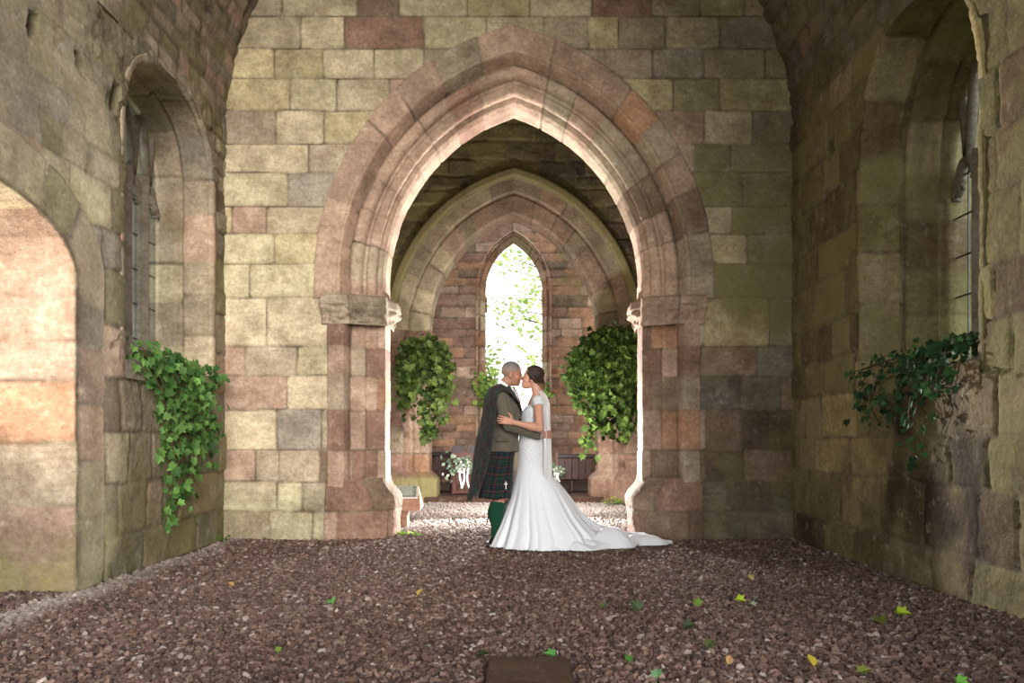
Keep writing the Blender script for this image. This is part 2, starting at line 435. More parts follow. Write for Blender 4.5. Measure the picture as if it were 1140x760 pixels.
stone('wall_front', P, XX, ZZ, crs1, col_front, flip=False, keep=cellmask(hole), extra=proj, rough=.006, relief=.007)
# back of the same wall, towards the crossing
xb = np.arange(-3.1, 3.11, .05); zb = np.arange(-.05, 7.3, .05); XB, ZB = np.meshgrid(xb, zb, indexing='ij')
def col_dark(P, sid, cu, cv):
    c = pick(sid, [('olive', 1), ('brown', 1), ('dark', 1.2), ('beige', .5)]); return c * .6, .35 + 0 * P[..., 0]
crs_r = lambda sd, lo=-4, hi=20, h=.26, wmin=.25, wmax=.6, n=30: courses(list(np.cumsum([-.05] + [h * random.Random(sd * 91 + k).uniform(.7, 1.3) for k in range(n)])), lo, hi, wmin, wmax, seed=sd)
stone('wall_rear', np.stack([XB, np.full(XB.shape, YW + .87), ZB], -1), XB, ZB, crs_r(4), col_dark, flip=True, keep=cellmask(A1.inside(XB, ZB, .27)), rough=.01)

prof1 = [(.69, .03), (.69, -.012), (.675, -.018), (.46, -.018), (.445, -.03), (.425, -.02), (.41, .02), (.385, .10), (.365, .16), (.345, .13), (.325, .115), (.25, .115), (.23, .14), (.215, .18), (.195, .19), (.175, .165), (.15, .16), (.11, .165), (.085, .19), (.075, .24), (.05, .25), (.03, .265), (.0, .325), (0, .60), (.02, .62), (.24, .64), (.25, .66), (.25, .875)]
def vous(nouter, ninner, L, split, total, sd, prof):
    r = random.Random(sd)
    def js(n): return [L * (k + r.uniform(-.14, .14)) / n for k in range(1, n)]
    return [(-1, split, np.array([-5.] + js(nouter) + [L + 5])), (split, total, np.array([-5.] + js(ninner) + [L + 5]))]
def col_arch(P, sid, cu, cv):
    X = P[..., 0]; right = sstep(-.3, 1.6, X)
    c = pick(sid, [('pink', 3.2), ('rust', .22 + .5 * right), ('beige', 1.2), ('cream', .5), ('brown', .5 * right), ('red', .25)])
    return c * (1.14 - .05 * right)[..., None], .03 + .14 * right * (rnd(sid, 8) > .55)
arch1 = tag(empty('trim_1', (0, 0, 0)), kind='structure')
Lr = (A1.R + .3) * math.acos(A1.c / (A1.R + .3)); sp1 = vlen_at(prof1, .365)
for sgn in (-1, 1):
    arc_ring('arch_ring', A1, prof1, YW, sgn, vous(8, 8, Lr, sp1, 9, 5 + sgn, prof1), col_arch, arch1, seed=3 + sgn, warp=.006, relief=.004, rough=.0035, depth=.010, jw=.007, grime=.4)
    jamb('arch_springer', A1.a, prof1, YW, sgn, 2.47, A1.z0, [(-9, sp1, np.array([-5., 9])), (sp1, 9, np.array([-5., 9]))], col_arch, arch1, seed=7 + sgn, warp=.006, relief=.004, rough=.0035, depth=.010, jw=.007, grime=.4, swap=True)
# responds below the capitals
prof_p = [(.55, .03), (.55, -.024), (.385, -.024), (.37, .01), (.355, .06), (.345, .15), (.33, .165), (.235, .165), (.205, .185), (.19, .21), (.165, .215), (.02, .235), (0, .25), (0, .60), (.02, .62), (.24, .64), (.25, .66), (.25, .875)]
pe = [.5] + [pz(y) for y in (501, 456, 418, 385)] + [2.6]
def pier_crs(sd):
    s = vlen_at(prof_p, .345); s2 = vlen_at(prof_p, .19)
    return [(a, b, np.array([-5., s + random.Random(sd + i).uniform(-.02, .02), (s2 if i % 2 else s2 + .11), 9])) for i, (a, b) in enumerate(zip(pe[:-1], pe[1:]))]
def col_pier(P, sid, cu, cv):
    X = P[..., 0]; right = sstep(-.3, 1.6, X)
    c = pick(sid, [('pink', 2), ('rust', .6), ('red', .8 + .5 * right), ('beige', .7), ('brown', .9 * right)]); return c * .98, .02 + .1 * right
def base_mod(ZZ, r, d):
    s = 1 - sstep(.40, .60, ZZ); s2 = 1 - sstep(.05, .4, ZZ)
    n = .012 * vnoise(np.stack([r, d, ZZ], -1), 6, 4)
    return r - (.125 - .02 * s2) * s * (1 - sstep(.0, .6, r)) + n * s, d - .055 * s * (1 - sstep(.3, .8, d)) + n * s
def cap_mod(ZZ, r, d):
    k = np.clip((ZZ - 2.215) / .285, 0, 1)
    over = .03 + .055 * sstep(.05, .55, k) + .02 * sstep(.62, .66, k) - .05 * sstep(.93, 1.0, k)
    q = np.stack([r * 1.0, d * 1.0, ZZ], -1)
    bite = .035 * np.clip(vnoise(q, 13, 2) + .5 * vnoise(q, 29, 3), -1, 1) * (1 - sstep(.5, .68, k)) * sstep(.0, .12, k)
    bite2 = .014 * vnoise(q, 8, 6)
    m = over + bite + bite2
    front = 1 - sstep(.28, .36, d)
    return r - m * (1 - front) - .03 * front * (1 - sstep(0, .12, r)), d - m * front
prof_c = [(.60, .05), (.60, -.01), (.30, .0), (.22, .06), (.05, .14), (0, .2), (0, .30), (0, .66), (.05, .68), (.2, .70), (.2, .88)]
for sgn in (-1, 1):
    jamb('pier', A1.a, prof_p, YW, sgn, .5, 2.30, pier_crs(3 + sgn), col_pier, arch1, seed=11 + sgn, warp=.006, relief=.004, rough=.004, depth=.008, jw=.007, grime=.4)
    jamb('plinth', A1.a, [(.57, .03), (.57, -.016), (.3, -.012), (.24, .05), (.12, .1), (.02, .2), (0, .25), (0, .66), (.04, .68), (.2, .70), (.2, .89)], YW, sgn, -.05, .62,
         [(-.1, pz(569), np.array([-5., .16, .62, 5])), (pz(569), .7, np.array([-5., .45, 5]))], lambda P, sid, cu, cv: (pick(sid, [('red', 1.2), ('brown', 1), ('pink', .8)]) * .95, .05 + 0 * P[..., 0]), arch1, mod=base_mod, seed=17 + sgn, zstep=.012, rough=.012, relief=.006)
    jamb('capital', A1.a, prof_c, YW, sgn, 2.205, 2.505, [(2, 3, np.array([-5., .34, 5]))], lambda P, sid, cu, cv: (pick(sid, [('pink', 1), ('brown', 1), ('beige', .6)]) * .9, .03 + 0 * P[..., 0]), arch1, mod=cap_mod, seed=23 + sgn, zstep=.009, step=.011, rough=.008, depth=.006)

# ---- crossing and second arch wall
Y2 = 12.9
A2 = Arch(1.364, .64, 2.75)
xs = np.arange(-3.05, 3.06, .024); zs = np.arange(-.05, 7.25, .024); X2, Z2 = np.meshgrid(xs, zs, indexing='ij')
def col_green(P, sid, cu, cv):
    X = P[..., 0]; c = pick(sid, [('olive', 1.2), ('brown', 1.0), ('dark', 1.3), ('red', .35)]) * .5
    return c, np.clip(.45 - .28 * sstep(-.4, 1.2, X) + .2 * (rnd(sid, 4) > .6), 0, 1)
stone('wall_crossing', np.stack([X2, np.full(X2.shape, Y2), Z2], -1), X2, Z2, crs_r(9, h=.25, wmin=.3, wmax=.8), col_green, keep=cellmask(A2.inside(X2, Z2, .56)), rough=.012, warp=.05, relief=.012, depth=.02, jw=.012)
prof2 = [(.67, .03), (.67, -.05), (.64, -.06), (.56, -.055), (.54, .0), (.525, .05), (.50, .05), (.33, .055), (.32, .10), (.305, .14), (.285, .12), (.03, .13), (0, .17), (0, .62)]
def col_arch2(P, sid, cu, cv):
    c = pick(sid, [('cream', 1), ('beige', 1.6), ('pink', 1.4)]) * .9
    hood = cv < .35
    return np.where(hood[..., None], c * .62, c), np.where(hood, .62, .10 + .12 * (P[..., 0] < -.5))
arch2 = tag(empty('trim_2', (0, 0, 0)), kind='structure')
L2 = (A2.R + .3) * math.acos(A2.c / (A2.R + .3)); h2 = vlen_at(prof2, .53); s2 = vlen_at(prof2, .315)
def v2(sd):
    r = random.Random(sd); js = lambda n: np.array([-5.] + [L2 * (k + r.uniform(-.12, .12)) / n for k in range(1, n)] + [L2 + 5])
    return [(-1, h2, np.array([-5., L2 + 5])), (h2, s2, js(7)), (s2, 9, js(8))]
prof2p = [(.60, .03), (.60, -.03), (.42, -.03), (.40, .05), (.33, .06), (.31, .13), (.28, .15), (.22, .13), (.18, .16), (.04, .18), (0, .22), (0, .62)]
def col_pier2(P, sid, cu, cv):
    c = pick(sid, [('pink', 1.4), ('red', 1.4), ('beige', .6), ('rust', .5)]) * .85
    low = 1 - sstep(.3, .55, P[..., 2]); return c * (1 - .4 * low * (P[..., 0] < 0))[..., None], .04 + .75 * low * (P[..., 0] < 0)
def base2(ZZ, r, d):
    s = 1 - sstep(.36, .52, ZZ); return r - .13 * s * (1 - sstep(.1, .7, r)), d - .14 * s * (1 - sstep(.3, .6, d))
for sgn in (-1, 1):
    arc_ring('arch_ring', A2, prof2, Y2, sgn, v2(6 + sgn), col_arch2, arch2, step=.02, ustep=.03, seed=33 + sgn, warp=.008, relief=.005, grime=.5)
    jamb('pier', A2.a, prof2p, Y2, sgn, -.05, 2.62, [(a, a + .42, np.array([-5., .33 + .1 * (i % 2), 5])) for i, a in enumerate(np.arange(-.05, 2.6, .42))], col_pier2, arch2, step=.02, zstep=.025, mod=base2, seed=37 + sgn, grime=.5)
    jamb('capital', A2.a, [(.66, .03), (.66, -.08), (.35, -.06), (.3, .05), (.04, .1), (-.05, .17), (-.05, .62)], Y2, sgn, 2.52, 2.76, [(2, 3, np.array([-5., .4, 5]))], col_pier2, arch2, step=.02, zstep=.02, seed=41 + sgn,
         mod=lambda ZZ, r, d: (r + .05 * (1 - sstep(2.54, 2.66, ZZ)), d + .05 * (1 - sstep(2.54, 2.66, ZZ))))
# crossing side walls and its roof
yc = np.arange(YW + .85, Y2 + .06, .05); zc = np.arange(-.05, 7.26, .05); YC, ZC = np.meshgrid(yc, zc, indexing='ij')
for nm, xx, fl in (('wall_crossing_left', -3.0, True), ('wall_crossing_right', 3.0, False)):
    hz = (np.abs(YC - 11.0) < .95) & (ZC < 2.5 - .9 * (np.abs(YC - 11.0) / .95) ** 2)
    stone(nm, np.stack([np.full(YC.shape, xx), YC, ZC], -1), YC, ZC, crs_r(14), col_dark, flip=not fl, rough=.01, keep=cellmask(hz))
xc = np.arange(-3.1, 3.11, .08); yc = np.arange(YW + .8, Y2 + .7, .08); XC, YC = np.meshgrid(xc, yc, indexing='ij')
stone('ceiling_crossing', np.stack([XC, YC, np.full(XC.shape, 7.2)], -1), XC, YC, crs_r(15), col_dark, flip=True, rough=.01)

# ---- far wall with the lancet, chancel side walls and 
Y3 = 17.5
A3 = Arch(.65, .62, 4.25)
x3 = np.arange(-2.7, 2.71, .03); z3 = np.arange(-.05, 6.9, .03); X3, Z3 = np.meshgrid(x3, z3, indexing='ij')
def col_far(P, sid, cu, cv):
    c = pick(sid, [('rust', 2.2), ('red', 1.6), ('pink', 1.3), ('brown', .5)]); X = P[..., 0]
    return c * 1.12, .02 + .3 * sstep(.6, 1.1, X) * sstep(3.6, 4.2, P[..., 2]) + .12 * (rnd(sid, 2) > .85)
SILL3 = .75
hole3 = A3.inside(X3, Z3, .10) & (Z3 > SILL3)
putlog = np.zeros(X3.shape)
for sx in (528, 617):
    q = at(sx, 413, Y3); putlog -= .12 * ((np.abs(X3 - q[0]) < .08) & (np.abs(Z3 - q[2]) < .06))
stone('wall_far', np.stack([X3, np.full(X3.shape, Y3), Z3], -1), X3, Z3, crs_r(21, h=.21, wmin=.3, wmax=.8), col_far, keep=cellmask(hole3), rough=.014, warp=.03, relief=.012, depth=.016, jw=.012, extra=putlog)
win3 = tag(empty('window_3', (0, 0, 0)), kind='structure')
prof3 = [(.165, .03), (.165, -.03), (.135, -.035), (.115, .03), (.105, .08), (.09, .10), (.075, .06), (.05, .06), (.03, .10), (.02, .16), (0, .18), (-.03, .22), (-.03, .34), (0, .36), (.05, .6)]
def col_w3(P, sid, cu, cv): return pick(sid, [('rust', 1.6), ('pink', .8), ('cream', .8)]) * 1.25, .02 + 0 * P[..., 0]
L3 = (A3.R + .1) * math.acos(A3.c / (A3.R + .1))
for sgn in (-1, 1):
    arc_ring('window_arch', A3, prof3, Y3, sgn, [(-1, 9, np.array([-5.] + [L3 * k / 5 for k in range(1, 5)] + [L3 + 5]))], col_w3, win3, step=.02, ustep=.03, seed=51 + sgn, rough=.003)
    jamb('window_jamb', A3.a, prof3, Y3, sgn, SILL3 - .02, A3.z0, [(a, a + .33, np.array([-5., 9])) for a in np.arange(SILL3 - .02, 4.3, .33)], col_w3, win3, step=.02, zstep=.03, seed=55 + sgn, rough=.003)
# worn stubs of tracery left on the reveal
tb = MB()
for zz, rr in ((4.10, .05), (3.88, .06), (4.0, .04)):
    tb.tube([(-.69, Y3 + .28, zz + .1), (-.63, Y3 + .28, zz), (-.60, Y3 + .28, zz - .08)], [.03, rr, .02], 7, c_=PAL['rust'])
tb.build('tracery_stub', M['stone'], win3, True)
sb = MB(); sb.box((0, Y3 + .25, SILL3 - .04), (1.55, .7, .1), bev=.02, c_=PAL['rust']); sb.build('window_sill', M['stone'], win3)
# chancel sides: tall openings let the daylight in
zc = np.arange(-.05, 6.55, .06); yc = np.arange(Y2 + .6, Y3 + .1, .06); YC, ZC = np.meshgrid(yc, zc, indexing='ij')
for nm, xx, fl in (('wall_chancel_left', -2.65, False), ('wall_chancel_right', 2.65, True)):
    hz = (np.abs(YC - 15.6) < .95) & (ZC > 1.1) & (ZC < 4.9 - .9 * (np.abs(YC - 15.6) / .95) ** 2)
    stone(nm, np.stack([np.full(YC.shape, xx), YC, ZC], -1), YC, ZC, crs_r(26), col_far, flip=fl, keep=cellmask(hz), rough=.012)
# rear face of the second arch wall
stone('wall_chancel', np.stack([XB, np.full(XB.shape, Y2 + .61), ZB], -1), XB, ZB, crs_r(28), col_far, flip=True, keep=cellmask(A2.inside(XB, ZB, .05)), rough=.01)

# ---- nave side walls
YN = -.6                        # the west end stands open behind the camera
class Opening:
    def __init__(s, y0, y1, z0, zs, rise, e=2.0): s.y0, s.y1, s.z0, s.zs, s.rise, s.e = y0, y1, z0, zs, rise, e; s.yc = (y0 + y1) / 2; s.h = (y1 - y0) / 2
    def inside(s, Y, Z, r=0.0):
        k = np.clip(np.abs(Y - s.yc) / (s.h + r), 0, 1); top = s.zs + (s.rise + r) * np.sqrt(np.maximum(0, 1 - k ** s.e))
        return (np.abs(Y - s.yc) < s.h + r) & (Z > s.z0 - r) & (Z < top)
    def path(s, n=.03, sill=False):
        """(y, z, outward ny, nz): up the near jamb, round the head, down the far jamb"""
        pts = []
        m = max(2, int((s.zs - s.z0) / n))
        pts += [(s.y0, s.z0 + (s.zs - s.z0) * k / m) for k in range(m)]
        a = np.linspace(math.pi, 0, max(8, int(math.pi * (s.h + s.rise) / 2 / n))); g = 2 / s.e
        pts += [(s.yc + s.h * math.copysign(abs(math.cos(t)) ** g, math.cos(t)), s.zs + s.rise * abs(math.sin(t)) ** g) for t in a]
        pts += [(s.y1, s.zs - (s.zs - s.z0) * k / m) for k in range(1, m + 1)]
        pts = np.array(pts); T = np.gradient(pts, axis=0); T /= np.linalg.norm(T, axis=1)[:, None]
        return pts, np.stack([-T[:, 1], T[:, 0]], -1)
OW1 = Opening(6.17, 7.95, 1.62, 3.42, .74, 2.4)
OW2 = Opening(4.97, 6.66, 1.50, 3.20, 1.02)
OD1 = Opening(3.55, 5.47, -.06, 2.12, .40, 2.0)
def reveal(name, op, prof, xw, sgn, colf, parent, step=.022, vs=.36, seed=0, bands=(9,), **kw):
    """sgn=-1: the wall on the left, depth d goes to -x"""
    pts, nn = op.path(); pr = resample(prof, step); r = pr[None, :, 0]; d = pr[None, :, 1]
    Yv = pts[:, 0:1] + nn[:, 0:1] * r; Zv = pts[:, 1:2] + nn[:, 1:2] * r
    P = np.stack([xw + sgn * np.broadcast_to(d, Yv.shape), Yv, Zv], -1)
    U = np.concatenate([[0], np.cumsum(np.linalg.norm(np.diff(pts, axis=0), axis=1))]); L = U[-1]
    vl = np.concatenate([[0], np.cumsum(np.linalg.norm(np.diff(pr, axis=0), axis=1))])
    rr = random.Random(seed + 5); crs = []; lo = -1
    for b in bands:
        js = [-5.]; q = rr.uniform(.1, vs)
        while q < L - .1: js.append(q); q += rr.uniform(.8, 1.25) * vs
        crs.append((lo, b, np.array(js + [L + 5]))); lo = b
    return stone(name, P, np.broadcast_to(U[:, None], Yv.shape), np.broadcast_to(vl[None], Yv.shape), crs, colf, flip=(sgn < 0), parent=parent, seed=seed, **kw)
yl = np.arange(YN, YW + .03, .02); zl = np.arange(-.08, SPR + .09, .02); YL, ZL = np.meshgrid(yl, zl, indexing='ij')
def col_left(P, sid, cu, cv):
    Z = P[..., 2]; Y = P[..., 1]
    c = pick(sid, [('grey', 1.5), ('beige', 2.0), ('olive', .8), ('pink', .35), ('brown', .25), ('cream', .4)])
    up = sstep(2.6, 3.4, Z + .25 * fbm(P, 1.5, 2, 3)) * (1 - sstep(6.2, 7.0, Y))
    r = lin((168, 158, 138)); c = c + (r - c) * (up * .75)[..., None]
    pu = sstep(.25, .5, fbm(P, 1.1, 3, 8)) * (1 - up) * (Z > 1.2)
    c = c + (lin((140, 116, 112)) - c) * (pu * .35)[..., None]
    base = 1 - sstep(.2, 1.0, Z); g = lin((140, 140, 104)); c = c + (g - c) * (base * .5)[..., None]
    c = c * np.array([.80, .83, .80])
    return c, np.clip(.24 + .14 * (rnd(sid, 6) > .6) - .12 * up + .12 * base, 0, 1)
def left_crs():
    v = [-.05]; r = random.Random(5)
    while v[-1] < 2.7: v.append(v[-1] + r.uniform(.26, .42))
    while v[-1] < 5: v.append(v[-1] + r.uniform(.14, .24))
    out = []
    for k in range(len(v) - 1):
        big = v[k] < 2.6; j = []; q = -2 + r.random()
        while q < 10: j.append(q); q += r.uniform(.28, .62) if big else r.uniform(.2, .45)
        out.append((v[k], v[k + 1], np.array([-9.] + j + [15.])))
    return out
PL = np.stack([np.full(YL.shape, WL), YL, ZL], -1)
roughup = sstep(2.5, 3.3, ZL + .3 * fbm(PL, 1.4, 2, 3))
exl = roughup * (.030 * fbm(PL, 3.0, 4, 15) + .012 * fbm(PL, 14, 3, 16))
for px, py, hw, hh in ((36, 28, .05, .09), (90, 70, .05, .085), (127, 108, .05, .10)):
    yy = F * 2.96 / (VX - px); zz = EYE + (VY - py) * yy / F
    m = (np.abs(YL - yy) < hw) & (np.abs(ZL - zz) < hh); exl = np.where(m, -.14, exl)
stone('wall_left', PL, YL, ZL, left_crs(), col_left, flip=False, keep=cellmask(OW1.inside(YL, ZL, .03) | OD1.inside(YL, ZL, .06)), extra=exl, rough=.010, warp=.05, relief=.012, depth=.018, jw=.013, jfade=1 - .72 * roughup * (1 - sstep(6.6, 7.3, YL)))
def col_right(P, sid, cu, cv):
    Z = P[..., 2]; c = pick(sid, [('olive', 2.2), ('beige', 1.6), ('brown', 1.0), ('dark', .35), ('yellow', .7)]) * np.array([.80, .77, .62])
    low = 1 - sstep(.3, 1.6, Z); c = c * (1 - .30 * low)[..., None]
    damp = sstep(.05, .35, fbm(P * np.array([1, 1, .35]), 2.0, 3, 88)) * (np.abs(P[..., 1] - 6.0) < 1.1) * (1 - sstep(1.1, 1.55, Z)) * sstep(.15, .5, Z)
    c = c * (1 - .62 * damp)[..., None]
    return c, np.clip(.34 + .2 * (rnd(sid, 6) > .5) - .10 * low - .3 * damp, 0, 1)
def right_crs():
    r = random.Random(8); v = [-.05]
    while v[-1] < 5: v.append(v[-1] + r.uniform(.30, .44))
    out = []
    for k in range(len(v) - 1):
        j = []; q = -2 + r.random()
        while q < 10: j.append(q); q += r.uniform(.35, .8)
        out.append((v[k], v[k + 1], np.array([-9.] + j + [15.])))
    return out
PR = np.stack([np.full(YL.shape, WR), YL, ZL], -1); exr = .014 * fbm(PR, 2.5, 3, 44)
for px, py, hw, hh in ((925, 165, .05, .08), (899, 195, .04, .05), (872, 82, .05, .1)):
    yy = F * 2.85 / (px - VX); zz = EYE + (VY - py) * yy / F
    exr = np.where((np.abs(YL - yy) < hw) & (np.abs(ZL - zz) < hh), -.10, exr)
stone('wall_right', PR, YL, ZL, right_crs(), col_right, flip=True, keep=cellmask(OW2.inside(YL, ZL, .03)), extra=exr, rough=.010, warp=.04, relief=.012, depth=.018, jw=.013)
# barrel vault
RV = (WR - WL) / 2; CXV = (WR + WL) / 2
th = np.linspace(0, math.pi, 200); yv = np.arange(YN, YW + .04, .045); TH, YV = np.meshgrid(th, yv, indexing='ij')
PV = np.stack([CXV - RV * np.cos(TH), YV, SPR + RV * np.sin(TH)], -1)
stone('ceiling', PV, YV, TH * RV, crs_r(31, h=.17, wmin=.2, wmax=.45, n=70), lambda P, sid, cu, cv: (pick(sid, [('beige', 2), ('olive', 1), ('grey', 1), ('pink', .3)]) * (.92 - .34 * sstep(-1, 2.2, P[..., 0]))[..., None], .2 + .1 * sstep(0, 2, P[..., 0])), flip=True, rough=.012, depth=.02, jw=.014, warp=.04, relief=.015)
# reveals
def col_rev(P, sid, cu, cv): return pick(sid, [('beige', 2), ('cream', 1), ('grey', 1), ('yellow', .5), ('pink', .3)]) * 1.1, .12 + .15 * (rnd(sid, 4) > .6)
def col_rev_r(P, sid, cu, cv): return pick(sid, [('olive', 1.6), ('beige', 1.6), ('brown', .5), ('yellow', .6)]) * np.array([.98, .94, .76]), .32 + .2 * (rnd(sid, 4) > .5)
def col_door(P, sid, cu, cv):
    low = 1 - sstep(.1, .7, P[..., 2]); c = pick(sid, [('pink', 2.0), ('cream', .9), ('rust', .8), ('beige', .4)]); return c * (1.04 - .50 * low)[..., None], .02 + .5 * low
win1 = tag(empty('window_1', (0, 0, 0)), kind='structure'); win2 = tag(empty('window_2', (0, 0, 0)), kind='structure'); door = tag(empty('door_1', (0, 0, 0)), kind='structure')
rp = [(.07, .02), (.07, -.004), (.02, -.004), (0, .01), (-.012, .03), (.0, .05), (.0, .26), (-.012, .275), (.01, .30), (-.0, .32), (-.02, .34), (-.02, .56), (-.04, .58), (-.015, .60), (-.05, .63), (-.08, .64), (-.10, .70), (-.10, .80)]
reveal('reveal', OW1, rp, WL, -1, col_rev, win1, vs=.40, seed=61, bands=(.40, 9), rough=.005, relief=.003, depth=.008, jw=.008, warp=.01)
reveal('reveal', OW2, [(.07, .02), (.07, -.004), (.02, -.004), (0, .02), (-.0, .22), (-.03, .26), (-.05, .30), (-.02, .33), (-.05, .36), (-.05, .55), (-.09, .6), (-.06, .64), (-.10, .68), (-.10, 1.0)], WR, 1, col_rev_r, win2, vs=.40, seed=67, bands=(.46, 9), rough=.008, relief=.005, warp=.01)
reveal('reveal', OD1, [(.34, .02), (.34, -.012), (.02, -.012), (0, 0), (-.0, .75)], WL, -1, lambda P, sid, cu, cv: tuple((np.where((P[..., 0] > WL - .01)[..., None], col_left(P, sid, cu, cv)[0] * .92, col_door(P, sid, cu, cv)[0]), np.where(P[..., 0] > WL - .01, .2, col_door(P, sid, cu, cv)[1]))), door, vs=.36, seed=71, bands=(.36, 9), rough=.010, relief=.006, warp=.03)
# sills
def slope_sill(parent, op, xw, sgn, zf, zb, dep, colr):
    u = np.linspace(op.y0 - .05, op.y1 + .05, 70); w_ = np.array([-.06, -.005, 0, .0] + list(np.linspace(.02, dep, 30)))
    UU, WW = np.meshgrid(u, w_, indexing='ij'); zz = zf + (zb - zf) * np.clip(WW / dep, 0, 1); zz = np.where(WW < 0, zf - .0, zz)
    zz[:, 0] = zf - .14; WW = WW.copy(); WW[:, 0] = -.012; WW[:, 1] = -.012
    P = np.stack([xw + sgn * WW, UU, zz], -1)
    stone('sill', P, UU, WW, [(-1, 9, np.array([-9., op.yc - .2, op.yc + .5, 20]))], colr, flip=(sgn > 0), parent=parent, seed=73, rough=.006)
slope_sill(win1, OW1, WL, -1, 1.63, 1.80, .8, col_rev); slope_sill(win2, OW2, WR, 1, 1.51, 1.70, 1.0, col_rev_r)
# mullions, cusped heads and glass of the two side windows
def lights(parent, op, xg, ny, col, zb):
    """ny lights across the opening at plane x = xg"""
    ys_ = np.linspace(op.y0 + .09, op.y1 - .09, ny + 1)
    for y in ys_[1:-1]:
        m = MB(); top = op.zs + .05
        pol = [(-.085, 0), (-.03, .055), (.03, .055), (.085, 0), (.03, -.055), (-.03, -.055)]
        pts = np.array(pol); n = len(pol); V = []
        for zz in (zb - .1, top): V += [(xg + a, y + b, zz) for a, b in pol]
        m.add(V, [np.array([(i, (i + 1) % n, n + (i + 1) % n, n + i) for i in range(n)])], col); m.build('mullion', M['stone'], parent)
    tr = MB(); z0 = op.zs - .25
    for a, b in zip(ys_[:-1], ys_[1:]):
        w = (b - a) / 2; c = (a + b) / 2
        for s in (-1, 1):
            pts = [(xg, c + s * w, z0)] + [(xg, c + s * w * math.cos(t) * (1 - .28 * math.sin(2.2 * t) ** 2), z0 + w * 1.5 * math.sin(t)) for t in np.linspace(.1, math.pi / 2, 9)]
            tr.tube(pts, .045, 6, c_=col)
            cu_ = [(xg, c + s * w * .95, z0 + w * .25), (xg, c + s * w * .45, z0 + w * .42), (xg, c + s * w * .38, z0 + w * .62), (xg, c + s * w * .62, z0 + w * 1.0)]
            tr.tube(cu_, [.045, .03, .03, .04], 6, c_=col)
            k = c + s * w
            tr.tube([(xg, c, z0 + w * 1.5), (xg, c + s * w * .45, op.zs + op.rise * .62), (xg, c + s * w * .9, op.zs + op.rise * .8)], .04, 6, c_=col)
    tr.build('tracery', M['stone'], parent, True)
    g = MB(); op2 = op
    pts, nn = op.path(.08); pts = pts - nn * .06
    V = [(xg, p[0], p[1]) for p in pts]; n = len(V); V += [(xg - .006, p[0], p[1]) for p in pts]
    g.add(V, [np.array([list(range(n))]), np.array([[2 * n - 1 - i for i in range(n)]])]); g.build('pane', M['glass'], parent)
    ld = MB()
    for a, b in zip(ys_[:-1], ys_[1:]):
        for zz in np.arange(zb + .2, op.zs, .32): ld.box((xg, (a + b) / 2, zz), (.012, b - a, .012), c_=lin((60, 60, 62)))
        ld.box((xg, (a + b) / 2, (zb + op.zs) / 2), (.01, .01, op.zs - zb), c_=lin((60, 60, 62)))
    ld.build('glazing_bar', M['metal'], parent)
lights(win1, OW1, WL - .53, 5, PAL['grey'], 1.75)
lights(win2, OW2, WR + .74, 4, PAL['grey'], 1.65)

# ------------------------------------------------------------------ ground
def ghash(n): return RNG.random(n)
xg = np.arange(-4.2, 3.6, .03); yg = np.arange(-1.0, 13.6, .03); XG, YG = np.meshgrid(xg, yg, indexing='ij')
def gz(X, Y):
    q = np.stack([np.asarray(X, float), np.asarray(Y, float), np.zeros(np.shape(X))], -1)
    return .022 * fbm(q, .9, 3, 5)
PG = np.stack([XG, YG, gz(XG, YG)], -1)
hg = .012 * fbm(PG, 22, 2, 6); PG[..., 2] += hg
tone = fbm(PG, 1.1, 3, 7)[..., None]
cg = (lin((96, 80, 76)) + (lin((150, 140, 134)) - lin((96, 80, 76))) * (sstep(8.3, 9.2, YG) * .5)[..., None]) * (1 + .25 * tone) * (1 + .5 * hg[..., None] / .012)  # paler in the crossing: flash light put into the floor colour
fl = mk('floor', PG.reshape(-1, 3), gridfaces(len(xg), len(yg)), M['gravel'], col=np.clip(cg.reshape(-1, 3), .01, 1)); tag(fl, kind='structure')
out = MB(); out.box((0, 14, -.16), (160, 160, .1)); o = out.build('ground_outside', M['turf']); tag(o, kind='structure')
